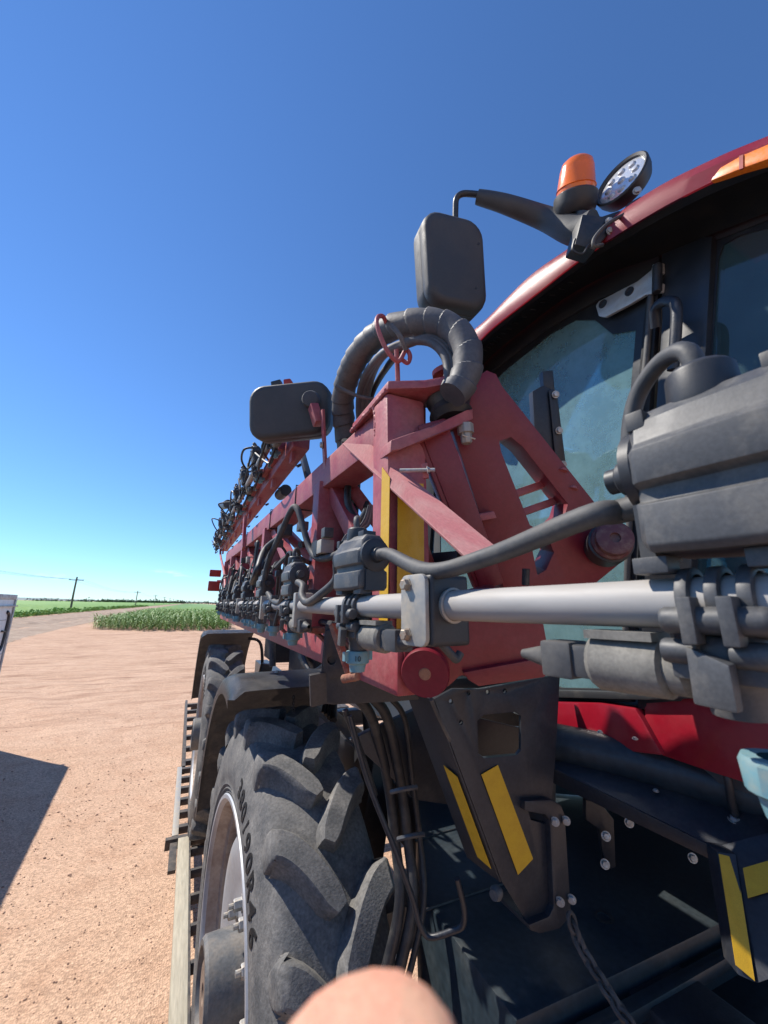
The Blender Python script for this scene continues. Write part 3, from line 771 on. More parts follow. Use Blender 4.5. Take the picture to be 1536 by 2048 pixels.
# ------------------------------------------------------------------ folded boom: chords, posts, diagonals
def bx(Y, off=0): return .372 - .027 * (Y - .95) + off     # outer face of the boom truss
BW, BH = .10, .10
ZT, ZB = .472, -.118            # chord centre heights
YE = 4.45
tc_ = bar('top_chord', (bx(.76, BW / 2), .76, ZT - .030), (bx(YE, BW / 2), YE, ZT), BW, BH, 'red_paint', S, side=(1, 0, 0), bevel=.008)
bc_ = bar('bottom_chord', (bx(.68, BW / 2) - .03, .68, ZB), (bx(YE, BW / 2), YE, ZB + .01), .085, .085, 'red_paint', S, side=(1, 0, 0), bevel=.007)
def zc_(y): return ZT - .030 * (1 - (y - .76) / (YE - .76))
for y in (1.62, 2.15, 3.0):                                        # cable ties round the chord
    ZT_ = zc_(y)
    P = [(bx(y) - .003, y, ZT_ - .053), (bx(y) - .003, y, ZT_ + .053), (bx(y) + BW + .003, y, ZT_ + .053), (bx(y) + BW + .003, y, ZT_ - .053), (bx(y) - .003, y, ZT_ - .053)]
    tube('cable_tie', P, .0028, 'hose_black', tc_, straight=True, seg=6)
for px_ in (1.30, 2.28, 3.16, 3.85, 4.4):
    bar('post', (bx(px_, .045), px_, ZB + .04), (bx(px_, .045), px_, ZT - .05), .075, .11, 'red_paint', S, side=(0, 1, 0), bevel=.006)
YS = [.86, 1.30, 2.28, 3.16, 3.85, 4.4]
for a, b in zip(YS[:-1], YS[1:]):
    if a > 1: bar('diagonal', (bx(b, .05), b - .05, ZT - .06), (bx(a, .05), a + .10, ZB + .06), .05, .06, 'red_paint', S, side=(1, 0, 0), bevel=.005)
bar('diagonal', (bx(1.3, .05), 1.27, ZT - .08), (bx(.9, .12), .92, ZB + .08), .05, .055, 'red_paint', S, side=(1, 0, 0), bevel=.005)
# inner chord and cross bracing of the three-sided truss
XI = .86
bar('inner_chord', (XI - .12, 1.0, ZB + .10), (XI - .25, YE, ZB + .10), .075, .075, 'red_paint', S, bevel=.006)
for a, b in zip(YS[:-1], YS[1:]):
    m_ = (a + b) / 2
    bar('cross_brace', (bx(a, .09), a + .1, ZT - .05), (XI - .14, m_, ZB + .12), .045, .045, 'red_paint', S, bevel=.004)
    bar('cross_brace', (bx(b, .09), b - .05, ZT - .05), (XI - .14, m_, ZB + .12), .045, .045, 'red_paint', S, bevel=.004)
    bar('cross_brace', (bx(b, .07), b, ZB), (XI - .14, m_, ZB + .1), .04, .04, 'red_paint', S, bevel=.004)
# marker lamps at the far end of the boom
for dz, hh in ((.30, .07), (.17, .10)):
    box('marker_lamp', (bx(YE) - .14, YE - .05, dz - hh / 2), (bx(YE) - .03, YE - .02, dz + hh / 2), 'lamp_red', S, .008)
bar('lamp_bracket', (bx(YE) - .06, YE, .22), (bx(YE) + .05, YE, .22), .02, .03, 'red_paint', S)
tube('hanging_strap', [AX(442, 1090, bx(4.3) - .02), AX(441, 1110, bx(4.3) - .03), AX(449, 1150, bx(4.3) - .02), AX(451, 1205, bx(4.3) - .02)], .012, 'red_paint', S)

# ------------------------------------------------------------------ end post, lugs and pin of the boom hinge
ep = hexa('end_post', [(.357, .705, -.16), (.452, .700, -.16), (.455, .800, -.16), (.357, .80, -.16),
                       (.352, .735, .484), (.452, .730, .484), (.455, .815, .484), (.352, .815, .484)], 'red_paint', S, bevel=.010)
def tape(pts, nrm, parent, lab=None, th=.0012):
    n_ = Vector(nrm).normalized()
    o = prism('reflective_tape', [Vector(p) + n_ * .0022 for p in pts], n_ * th, 'yellow_tape', parent, bevel=0)
    return o
tape([(.355, .712, -.04), (.355, .712, .268), (.355, .752, .305), (.355, .752, -.04)], (-1, 0, 0), ep)
tape([(.366, .7035, -.115), (.428, .7015, -.115), (.428, .7015, .262), (.366, .7035, .255)], (0, -1, 0), ep)
# weld-on cap plate with its lip along the top of the post
_D = AZ(917, 764, .488)
prism('cap_plate', [V3(.350, .725, .486), V3(.364, .99, .496), V3(.40, .99, .496), V3(.46, .86, .488), _D + V3(-.02, .15, 0), _D + V3(.02, .12, 0), _D + V3(.035, .06, 0), _D + V3(.025, .015, 0), _D, AZ(850, 776, .488)], (0, 0, .022), 'red_paint', S, bevel=.005)
prism('lower_lug', [AY(780, 905, .70) , AY(782, 880, .70), AY(860, 853, .68), AY(930, 822, .655), AY(946, 816, .66), AY(947, 838, .66), AY(900, 858, .665), AY(800, 900, .70)], (.01, .10, .012), 'red_paint', S, bevel=.004)
lathe('rubber_bush', [(0, 0), (0, .040), (.015, .052), (.035, .046), (.055, .054), (.075, .048), (.095, .040), (.095, 0)], AY(904, 842, .70), (AY(890, 765, .72) - AY(904, 842, .70)), 'hose_black', S, 22)
pin = AY(930, 850, .675)
lathe('pin_nut', [(0, .0), (0, .019), (-.022, .019), (-.022, .013), (-.042, .013), (-.046, .010), (-.046, 0)], pin, (-.08, .0, 1), 'cast_grey', S, 8)
tube('split_pin', [pin + V3(-.016, -.008, -.032), pin + V3(.018, -.012, -.036)], .0022, 'zinc', S, n=4, seg=6)
lathe('hinge_cap', [(0, .035), (.012, .036), (.020, .025), (.020, 0)], AY(893, 752, .73), (-.08, 0, 1), 'red_paint', S, 20)
def weld(pts, r=.0042):
    P = spline(pts, 26); P = [p + V3(random.uniform(-.0012, .0012), random.uniform(-.0012, .0012), random.uniform(-.0012, .0012)) for p in P]
    return tube('weld_bead', P, lambda t: r * (1 + .25 * math.sin(t * 90)), 'red_paint', S, straight=True, seg=7)
weld([(.351, .735, .487), (.357, .86, .490), (.364, .99, .495)], .006)
weld([(.356, .80, .40), (.355, .80, .44), (.353, .81, .482)])
weld([(.372, .86, .385), (.40, .86, .384), (.45, .86, .384)])
for y_ in (1.30, 2.28, 3.16):
    weld([(bx(y_) + .005, y_ - .04, ZT - .052), (bx(y_) + .03, y_ - .058, ZT - .052), (bx(y_) + .09, y_ - .058, ZT - .052)])
# flat diagonal brace bar welded across the corner
b4 = [AX(684, 886, .350), PD(742, 888, .98), PD(996, 1096, .66), PD(930, 1112, .57)]
prism('corner_brace', b4, V3(.004, -.002, -.009), 'red_faded_lit', S, bevel=.0015)
tube('threaded_rod', [PD(800, 941, .82), PD(870, 940, .80)], .0045, 'zinc', S, n=4, seg=8)
bolt(PD(854, 940, .80), (.8, -.4, .1), .006, parent=S, name='nut')
prism('rod_tab', [PD(843, 927, .81), PD(855, 925, .81), PD(858, 955, .81), PD(846, 957, .81)], V3(.004, .006, 0), 'red_paint', S, bevel=.001)
# slanted legs of the hinge carrier
def slab(name, px, d, thick, m='red_paint', bevel=.008, holes=()):
    n_ = fw.normalized()
    return prism(name, [PD(x, y, dd if isinstance(d, str) else d) for x, y, *dd_ in px for dd in [d]], n_ * thick, m, S, bevel=bevel, holes=[[PD(x, y, d) for x, y in h] for h in holes])
slab('hinge_leg', [(834, 850), (892, 834), (1010, 1168), (962, 1182)], .90, .06, 'red_shaded')
slab('leg_side', [(828, 862), (836, 852), (964, 1180), (956, 1184)], .905, .06, 'red_shaded', bevel=.002)
bar('hinge_tie', PD(905, 900, 1.0), PD(1010, 1110, 1.0), .02, .02, 'red_shaded', S, bevel=.002)
slab('hinge_frame', [(912, 800), (935, 765), (974, 741), (992, 748), (1004, 772), (1245, 1075), (1254, 1105), (1236, 1130), (1150, 1200), (1014, 1197), (906, 862), (900, 830)], .945, .085, 'red_shaded',
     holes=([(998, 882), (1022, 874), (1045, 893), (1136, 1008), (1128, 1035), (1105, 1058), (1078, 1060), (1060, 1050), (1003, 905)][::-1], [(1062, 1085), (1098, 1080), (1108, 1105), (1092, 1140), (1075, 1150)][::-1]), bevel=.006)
for q in ((1040, 990), (1060, 1025)):
    bar('hinge_rib', PD(q[0] - 15, q[1], 1.0), PD(q[0] + 48, q[1] - 22, 1.01), .024, .018, 'red_paint', S, bevel=.002)
for q in ((1126, 942), (1146, 978)):
    bolt(PD(q[0], q[1], .945), V3(.3, -.2, 1), .008, 'red_paint', S)
slab('hinge_gusset', [(958, 1028), (988, 1022), (994, 1036), (962, 1042)], .91, .05, 'red_paint', bevel=.002)
ax_b = V3(-.62, -.72, .12)
eb = PD(1218, 1088, .90)
lathe('pivot_boss', [(0.0000, 0.0000), (0.0000, 0.0378), (0.0126, 0.0428), (0.0277, 0.0428), (0.0328, 0.0378), (0.0504, 0.0378), (0.0529, 0.0340), (0.0529, 0.0113), (0.0454, 0.0101), (0.0454, 0.0000)], eb, ax_b, 'boss_worn', S, 28)
lathe('pivot_sleeve', [(-0.0378, 0.0460), (0.0101, 0.0473), (0.0176, 0.0473), (0.0202, 0.0428)], eb, ax_b, 'black_plastic', S, 28)
# lower casting with its round boss
slab('lower_casting', [(806, 1292), (830, 1262), (905, 1215), (1010, 1190), (1085, 1215), (1100, 1300), (1112, 1342), (1085, 1356), (955, 1372), (925, 1352), (900, 1375), (868, 1394), (835, 1396), (808, 1378)], .72, .12, 'red_shaded', bevel=.012)
slab('casting_flange', [(925, 1345), (1105, 1312), (1116, 1336), (1088, 1356), (958, 1374), (938, 1362)], .71, .10, 'red_shaded', bevel=.005)
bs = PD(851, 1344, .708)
lathe('casting_boss', [(0, 0), (-.012, .043), (.004, .044), (.010, .042), (.010, .0)], bs, -fw + V3(-.25, .05, 0), 'red_shaded', S, 32)
lathe('boss_plug', [(.010, .011), (.0115, .010), (.0115, 0)], bs, -fw + V3(-.25, .05, 0), 'rust_red', S, 20)
tube('bumper_peg', [PD(1051, 1170, .80), PD(1052, 1138, .80)], .0075, 'hose_black', S, n=4)

# ------------------------------------------------------------------ spray pipe along the boom, its clamps and valves
PA, PB, PE = V3(.308, .136, .006), V3(.249, .611, -.001), V3(.249, 4.40, -.006)
P0 = PA + (PA - PB) * .35
RP = .0172
pdir = (PA - PB).normalized()
spipe = tube('spray_pipe', [P0, PA, PB.lerp(PA, .1)], RP, 'stainless', S, straight=True, seg=28)
spipe2 = tube('spray_pipe', [PB.lerp(PA, .10) + V3(.0001, 0, 0), PB, PE], RP * .98, 'stainless', S, straight=True, seg=28)
def frameat(c, d):
    """matrix: local +y away along the pipe, -x outboard, z up"""
    y = -Vector(d).normalized(); z = V3(0, 0, 1); x = y.cross(z).normalized(); z = x.cross(y)
    return Matrix(((x.x, y.x, z.x, c.x), (x.y, y.y, z.y, c.y), (x.z, y.z, z.z, c.z + H), (0, 0, 0, 1)))
def pipe_clamp(c, d, with_foot=True):
    M_ = frameat(c, d)
    bm = bmesh.new(); bm_box(bm, (-.030, -.026, -.046), (.030, .026, .036))
    blk = obj('pipe_clamp', finish(bm, 'pipe_clamp', 'black_plastic', bevel=.006, bseg=3), S, (0, 0, 0)); blk.matrix_parent_inverse = Matrix.Translation(-WLOC[S.name]); blk.matrix_basis = M_
    pl = bmesh.new(); es = [pl.verts.new((-.0315, y, z - .005)) for y, z in rounded(.048, .082, .010)]; pl.faces.new(es)
    r_ = bmesh.ops.extrude_face_region(pl, geom=list(pl.faces)); bmesh.ops.translate(pl, vec=V3(-.006, 0, 0), verts=[g for g in r_['geom'] if isinstance(g, bmesh.types.BMVert)])
    def sub(nm, me):
        o = bpy.data.objects.new(nm, me); COL.objects.link(o); o.parent = blk; return o
    sub('clamp_plate', finish(pl, 'clamp_plate', 'cast_grey', bevel=.0018))
    for z in (.024, -.034):
        b2 = bmesh.new(); bm_lathe(b2, [(0, .0085), (.001, .0085), (.001, .0068), (.007, .0068), (.008, .0055), (.008, 0)], (-.0375, .010, z), (-1, 0, 0), 6)
        sub('bolt', finish(b2, 'bolt', 'brass_bolt', sharp=25))
    for y in (-.026, .026):
        b2 = bmesh.new(); bm_lathe(b2, [(-.002, .019), (.0035, .0205), (.005, .0205), (.006, .0178)], (0, y, 0), (0, 1 if y > 0 else -1, 0), 28)
        sub('pipe_seal', finish(b2, 'pipe_seal', 'cast_grey'))
    return blk
pipe_clamp(PB.lerp(PA, .41), pdir)
def bracket_clamp(y):
    c = V3(.249, y, -.003)
    o = box('pipe_bracket', c + V3(-.022, -.012, -.050), c + V3(.024, .010, .032), 'cast_grey', S, .004)
    box('bracket_arm', c + V3(.02, -.03, -.064), c + V3(.13, .03, -.050), 'rust_red', o, .003)
    bar('bracket_stay', c + V3(.03, 0, -.055), c + V3(.10, -.08, -.13), .016, .008, 'rust_red', o)
for y in (.98, 1.50, 2.35, 3.3): bracket_clamp(y)

# one valve station in its own frame: pipe axis = y
def m_module():
    bm = bmesh.new()
    prof = [(-.024, .026), (.024, .026), (.027, .030), (.027, .053), (.0215, .055), (.0215, .063), (.0275, .066), (.0285, .086), (.024, .090), (.021, .104), (.012, .113), (-.012, .113), (-.021, .104), (-.024, .090), (-.0285, .086), (-.0275, .066), (-.0215, .063), (-.0215, .055), (-.027, .053), (-.027, .030)]
    rings = []
    for y, k in ((-.046, .90), (-.042, 1.0), (-.015, 1.03), (.015, 1.03), (.042, 1.0), (.046, .90)):
        rings.append([bm.verts.new((x * k, y, .068 + (z - .068) * k)) for x, z in prof])
    n = len(prof)
    for A, B in zip(rings[:-1], rings[1:]):
        for i in range(n): bm.faces.new((A[i], A[(i + 1) % n], B[(i + 1) % n], B[i]))
    bm.faces.new(rings[0]); bm.faces.new(rings[-1])
    return finish(bm, 'valve_module', 'valve_plastic', sharp=28, bevel=.0012)
def m_endcap(s):
    bm = bmesh.new()
    if True:
        bm_lathe(bm, [(.042, .024), (.046, .0265), (.052, .0265), (.054, .021), (.054, .013), (.062, .011), (.064, .0085), (.070, .0085), (.070, 0)], (0, 0, .079), (0, s, 0), 22)
        bm_box(bm, (-.017, s * .047 - .004, .024), (.017, s * .047 + .004, .056))
    return finish(bm, 'end_cap', 'black_plastic', sharp=30)
def m_saddle():
    bm = bmesh.new()
    bm_box(bm, (-.022, -.042, .0185), (-.002, -.020, .030)); bm_box(bm, (-.022, .020, .0185), (-.002, .042, .030))
    for y in (-.016, 0, .016):   # straps round the pipe
        prev = []
        for k in range(22):
            a = math.radians(-100 + 300 * k / 21 + 90); rads = (.0178, .0225)
            ring = [bm.verts.new((math.cos(a) * q, y + w, math.sin(a) * q)) for q, w in ((rads[0], -.0045), (rads[1], -.0035), (rads[1], .0035), (rads[0], .0045))]
            if prev:
                for i in range(4): bm.faces.new((prev[i], prev[(i + 1) % 4], ring[(i + 1) % 4], ring[i]))
            prev = ring
    bm_lathe(bm, [(-.027, 0), (-.027, .0075), (-.024, .0085), (.024, .0085), (.027, .0075), (.027, 0)], (-.0245, 0, -.012), (0, 1, 0), 14)
    for y in (-.014, .006): bm_box(bm, (-.036, y, -.026), (-.022, y + .008, .002))
    return finish(bm, 'clamp_saddle', 'valve_plastic', sharp=35, bevel=.0013)
def m_body():
    bm = bmesh.new()
    bm_lathe(bm, [(0, 0), (0, .018), (.006, .021), (.020, .021), (.026, .017), (.034, .014), (.046, .014), (.046, 0)], (0, 0, -.020), (0, 0, -1), 20)
    bm_box(bm, (-.020, -.024, -.046), (.018, .024, -.024))
    for y in (-.021, .013): bm_lathe(bm, [(-.006, 0), (-.006, .0075), (.014, .0075), (.014, 0)], (-.019, y, -.030), (0, 1, 0), 12)
    # wing lever on the outboard side
    bm_hexa(bm, [(-.036, -.010, -.058), (-.030, .012, -.058), (-.024, .012, -.058), (-.026, -.010, -.058), (-.036, -.010, -.034), (-.028, .012, -.026), (-.022, .012, -.026), (-.024, -.010, -.034)])
    return finish(bm, 'nozzle_body', 'valve_plastic', sharp=35, bevel=.0022)
def m_solenoid(s):
    bm = bmesh.new()
    bm_lathe(bm, [(.016, .010), (.022, .0165), (.030, .0165), (.032, .0150), (.034, .0195), (.078, .0205), (.082, .018), (.082, .010)], (0, 0, -.043), (0, s, 0), 20)
    bm_box(bm, (-.018, s * .034 if s > 0 else -.080, -.026), (.010, s * .080 if s > 0 else -.034, -.020))
    return finish(bm, 'solenoid', 'valve_dusty', sharp=30)
def m_plug(s):
    bm = bmesh.new()
    bm_box(bm, (-.012, min(s * .080, s * .098), -.056), (.012, max(s * .080, s * .098), -.032))
    bm_box(bm, (-.0145, min(s * .095, s * .122), -.058), (.0145, max(s * .095, s * .122), -.030))
    bm_lathe(bm, [(.122, .012), (.128, .009), (.145, .005), (.150, .004)], (0, 0, -.044), (0, s, 0), 12)
    return finish(bm, 'plug', 'grey_rubber', sharp=35, bevel=.003)
def m_cap():
    bm = bmesh.new()
    bm_lathe(bm, [(.0, .010), (.0, .017), (.003, .0185), (.017, .0175), (.020, .013), (.030, .011), (.031, .004), (.028, 0)], (0, 0, -.066), (0, 0, -1), 18)
    for k in range(2): bm_box(bm, (-.024 if k else .014, -.004, -.080), (-.014 if k else .024, .004, -.067))
    return finish(bm, 'nozzle_cap', 'nozzle_blue', sharp=35)
def m_knob():
    bm = bmesh.new()
    bm_lathe(bm, [(.108, .017), (.112, .018), (.130, .017), (.133, .014), (.133, .0)], (0, .012, 0), (0, 0, 1), 18)
    bm_box(bm, (-.014, -.034, .110), (.010, -.016, .121))
    bm_box(bm, (-.022, .036, .100), (.0, .046, .112))
    return finish(bm, 'cap', 'black_plastic', sharp=35, bevel=.001)
def m_loop(s):
    bm = bmesh.new()
    bm_tube(bm, spline([(0, .012, .128), (0, .016, .148), (.012, .034, .155), (.022, .055, .142), (.026, .066, .11), (.03, .07, .06)], 30), .0058, 8)
    return finish(bm, 'cable_loop', 'grey_rubber', sharp=50)
MM = {'mod': m_module(), 'end': m_endcap(1), 'end-': m_endcap(-1), 'sad': m_saddle(), 'body': m_body(), 'cap': m_cap(), 'knob': m_knob(), 'loop': m_loop(1),
      's1': m_solenoid(1), 's-1': m_solenoid(-1), 'p1': m_plug(1), 'p-1': m_plug(-1)}
def station(c, d, s=-1, loop=True, tilt=0, scale=1, up=(0, 0, 0), low=(0, 0, 0), capo=(0, 0, 0)):
    M_ = frameat(c, d) @ Matrix.Translation(up) @ Matrix.Rotation(tilt, 4, 'Y') @ Matrix.Scale(scale, 4)
    root = bpy.data.objects.new('nozzle_valve', MM['mod']); COL.objects.link(root); root.parent = S
    root.matrix_parent_inverse = Matrix.Translation(-WLOC[S.name]); root.matrix_basis = M_
    names = [('end_cap', 'end'), ('end_cap', 'end-'), ('clamp_saddle', 'sad'), ('nozzle_body', 'body'), ('solenoid', 's%d' % s), ('plug', 'p%d' % s), ('nozzle_cap', 'cap'), ('cap', 'knob')]
    if loop: names.append(('cable_loop', 'loop'))
    for nm, k in names:
        o = bpy.data.objects.new(nm, MM[k]); COL.objects.link(o); o.parent = root
        if nm in ('clamp_saddle', 'nozzle_body', 'solenoid', 'plug', 'nozzle_cap'): o.location = (-Vector(up) + (Vector(low) if nm != 'clamp_saddle' else Vector())) / scale; o.scale = [1 / scale] * 3 if nm == 'clamp_saddle' else [1.04 / scale] * 3
        if nm == 'nozzle_cap': o.location += Vector(capo) / scale
    return root
mat('print_dark', (.02, .04, .05), .6)
def flat_text(body, c, right, up, size, m, parent, depth=.0006):
    cu = bpy.data.curves.new('glyph', 'FONT'); cu.body = body; cu.size = size; cu.extrude = depth; cu.align_x = 'CENTER'; cu.align_y = 'CENTER'
    tmp = bpy.data.objects.new('glyph', cu); COL.objects.link(tmp)
    me = bpy.data.meshes.new_from_object(tmp.evaluated_get(bpy.context.evaluated_depsgraph_get()))
    bpy.data.objects.remove(tmp); bpy.data.curves.remove(cu)
    r_, u_ = Vector(right).normalized(), Vector(up).normalized(); n_ = r_.cross(u_)
    for v in me.vertices: v.co = Vector(c) + r_ * v.co.x + u_ * v.co.y + n_ * v.co.z
    me.materials.clear(); me.materials.append(MATS[m]); me.name = 'printed_size'
    return obj('printed_size', me, parent)
def cap_text(body, st):
    bpy.context.view_layer.update()
    cap = [o for o in st.children if o.name.startswith('nozzle_cap')][0]
    c = cap.matrix_world @ V3(0, 0, -.076) - V3(0, 0, H)
    d_ = V3(-c.x, -c.y, 0).normalized(); sc = cap.matrix_world.to_scale().x
    flat_text(body, c + d_ * .0188 * sc, V3(0, 0, 1).cross(d_) * 1, (0, 0, 1), .011, 'print_dark', S)
station0 = station(PA + V3(0, 0, .001), pdir, s=1, up=(0, -.026, .0), low=(0, .003, .0), scale=1.22, capo=(0, -.014, -.018))
station1 = station(PB, pdir, s=-1)
cap_text('110', station0); cap_text('10', station1)
yy = 1.07
while yy < 4.4:
    station(V3(.249, yy, -.003), (0, -1, 0), s=-1 if yy < 1.2 else 1, tilt=random.uniform(-.06, .06)); yy += .49 if yy > 1.5 else .50
for y in (1.33, 1.75, 1.9, 2.4, 2.9, 3.4, 3.9):     # plain turret bodies between the valves
    o = obj('nozzle_turret', MM['body'], S, V3(.249, y, H - .002)); obj('clamp_saddle', MM['sad'], o, V3(.249, y, H - .002)); obj('nozzle_cap', MM['cap'], o, V3(.249, y, H - .002))
# grey cables from valve to valve
def cable(pts, r=.0085, m='grey_rubber', n=40, seg=12, name='cable'): return tube(name, pts, r, m, S, n=n, seg=seg)
e0_ = PA - pdir * .060 + V3(0, 0, .0964); e1_ = PB + pdir * .068 + V3(0, 0, .078); e2_ = PB - pdir * .068 + V3(0, 0, .078)
cable([PA - pdir * .022 + V3(0, 0, .076), PA - pdir * .056 + V3(0, 0, .072), PD(1170, 1036, .318), PD(980, 1112, .41), PD(860, 1142, .47), e1_ + pdir * .025 + V3(0, 0, -.004), e1_ - pdir * .004], .0100, n=48)
cable([e2_ + pdir * .004, e2_ - pdir * .02, PD(672, 1160, .74), PD(640, 1190, .78), PD(615, 1205, .84), PD(604, 1192, .87), PD(606, 1172, .90), PD(596, 1165, .93)], .0085)
cable([PD(588, 1168, 1.02), PD(570, 1180, 1.08), PD(560, 1205, 1.15), PD(545, 1200, 1.25), PD(536, 1186, 1.3)], .0085)
cable([PD(722, 1290, .60), PD(870, 1275, .56), PD(885, 1290, .55), PD(905, 1312, .555), PD(913, 1318, .56), PD(921, 1305, .565)], .006)
cable([PD(848, 1215, .58), PD(862, 1255, .58), PD(886, 1290, .58), PD(910, 1316, .575)], .006)
# long hose loop hung on the truss
cable([PD(525, 1190, 1.45), PD(535, 1130, 1.45), PD(560, 1070, 1.42), PD(583, 1020, 1.38), PD(594, 1017, 1.36), PD(604, 1045, 1.33), PD(620, 1098, 1.28), PD(640, 1117, 1.22), PD(675, 1108, 1.15), PD(700, 1080, 1.1), PD(735, 1020, 1.05)], .011, n=60)
cable([PD(500, 1150, 1.9), PD(510, 1165, 1.85), PD(520, 1162, 1.8)], .008)
for q in ([(705, 890), (695, 1000), (715, 1050), (690, 1090), (660, 1110), (600, 1150)], [(718, 890), (712, 1010), (700, 1060), (655, 1080), (600, 1090)], [(690, 880), (700, 1000), (690, 1120), (700, 1210)], [(700, 1010), (650, 1120), (640, 1200), (655, 1260)], [(735, 1005), (720, 1060), (695, 1085), (672, 1120), (668, 1175), (690, 1200)], [(690, 885), (680, 1020), (705, 1060), (760, 1100)], [(560, 1075), (530, 1100), (515, 1140), (505, 1165)]):
    cable([PD(x, y, 1.36 + .10 * math.sin(x)) for x, y in q], .012, 'hose_black', name='hose')
for k in range(5):
    cable([PD(738 + k * 2, 1010, .98), PD(728 + 2 * k, 1040 + 3 * k, .97), PD(705 - 3 * k, 1070, .95), PD(680 - 2 * k, 1095 + 6 * k, .93), PD(668, 1150, .90)], .0026, ['grey_rubber', 'valve_dusty'][k % 2], seg=6, name='wire')

rc = random.Random(5)
for k in range(46):
    y = rc.uniform(1.15, 4.3); a = V3(.249 + rc.uniform(-.02, .03), y, rc.uniform(.04, .12))
    b = a + V3(rc.uniform(.0, .12), rc.uniform(-.15, .3), rc.uniform(.0, .22)); c = b + V3(rc.uniform(-.05, .1), rc.uniform(.0, .3), rc.uniform(-.2, .05))
    cable([a, a.lerp(b, .5) + V3(0, 0, rc.uniform(.02, .1)), b, c], rc.choice([.004, .006, .008]), rc.choice(['hose_black', 'grey_rubber', 'hose_black']), n=18, seg=7, name='hose')
for k in range(26):      # small fittings and clips on the boom
    y = rc.uniform(1.1, 4.3); x = .30 + rc.uniform(0, .10); z = rc.uniform(-.02, .38)
    s_ = rc.uniform(.012, .028)
    box('fitting', (x - s_, y - s_, z - s_), (x + s_, y + s_ * rc.uniform(.8, 2.4), z + s_), rc.choice(['black_plastic', 'valve_plastic', 'cast_grey']), S, .003)
for k in range(3):
    tube('harness', [V3(.385 + .02 * k, .95 + j * .35, ZB + .055 + .012 * math.sin(j * 2 + k)) for j in range(11)], .010, 'hose_black', S, n=50, seg=8)
for y in (1.75, 2.7, 3.5): bar('lattice', (bx(y, .05), y - .3, ZB + .05), (XI - .2, y + .2, ZT - .12), .035, .035, 'red_paint', S, bevel=.003)

# ------------------------------------------------------------------ wrapped hose bundle arching over the hinge
arch = spline([PD(704, 940, 1.48), PD(690, 860, 1.44), PD(686, 800, 1.38), PD(698, 748, 1.28), PD(724, 700, 1.17), PD(765, 664, 1.07), PD(815, 648, 1.0), PD(862, 645, .96), PD(903, 658, .93), PD(930, 688, .90), PD(936, 728, .88), PD(925, 765, .87), PD(905, 790, .86)], 432)
Ltot = sum((b - a).length for a, b in zip(arch[:-1], arch[1:]))
bm = bmesh.new(); seg = 22; s = None; acc = 0; rings = []
for i, p in enumerate(arch):
    d = (arch[min(i + 1, len(arch) - 1)] - arch[max(i - 1, 0)]).normalized()
    if i: acc += (p - arch[i - 1]).length
    if s is None: s, t_ = frame_of(d)
    else: s = (s - d * s.dot(d)).normalized(); t_ = s.cross(d)
    ring = []
    grow = 1 + .26 * max(0, 1 - i / 205)
    for k in range(seg):
        a = 2 * math.pi * k / seg
        ph = (acc / .052 + k / seg + .12 * math.sin(acc * 31)) % 1.0       # overlapping turns of the spiral wrap
        r = .0312 + .0042 * (1 - ph) if ph > .035 else .0312 + .0042 * ph / .035
        ring.append(bm.verts.new(p + (s * math.cos(a) + t_ * math.sin(a)) * r * grow))
    rings.append(ring)
for A, B in zip(rings[:-1], rings[1:]):
    for k in range(seg): bm.faces.new((A[k], A[(k + 1) % seg], B[(k + 1) % seg], B[k]))
bm.faces.new(rings[0][::-1]); bm.faces.new(rings[-1])
hw = obj('hose_bundle', finish(bm, 'hose_bundle', 'wrap_rubber', sharp=20), S)
tag(hw, 'thick hose bundle in a grey spiral wrap arching over the boom hinge')
for off in (0, 1, 2):
    tube('inner_hose', [PD(726 + 6 * off, 900, 1.42), PD(717 + 8 * off, 820, 1.36), PD(726 + 8 * off, 760, 1.25), PD(760 + 3 * off, 712, 1.05), PD(810, 686 + 2 * off, .98), PD(858 + 5 * off, 684 - 4 * off, .95), PD(888 + 9 * off, 710, .92), PD(896 + 9 * off, 745, .9), PD(890 + 8 * off, 775, .88)], .0105, 'wrap_rubber', hw, n=48, seg=12)
tube('inner_hose', [PD(800, 700, 1.06), PD(760, 755, 1.25), PD(740, 800, 1.35), PD(722, 880, 1.42)], .010, 'hose_black', hw, n=20)
for (a, b, c, d_) in (((672, 772), (716, 792), (760, 800), 1.24), ((782, 650), (800, 672), (812, 700), .955)):
    tube('tie_strap', [PD(*a, d_), PD(*b, d_ - .012), PD(*c, d_)], .006, 'wrap_rubber', hw, n=10, seg=8)
tube('guide_hook', [PD(796, 775, .985), PD(795, 740, .985), PD(793, 700, .985)], .0062, 'red_paint', S, n=6)
tube('guide_hook', [PD(800, 716, .965), PD(815, 726, .962), PD(820, 712, .96), PD(812, 700, .965), PD(798, 722, .95), PD(782, 712, .94), PD(766, 685, .935), PD(754, 650, .94), PD(756, 634, .965), PD(766, 633, .99), PD(772, 645, 1.01)], .0055, 'red_paint', S, n=70)

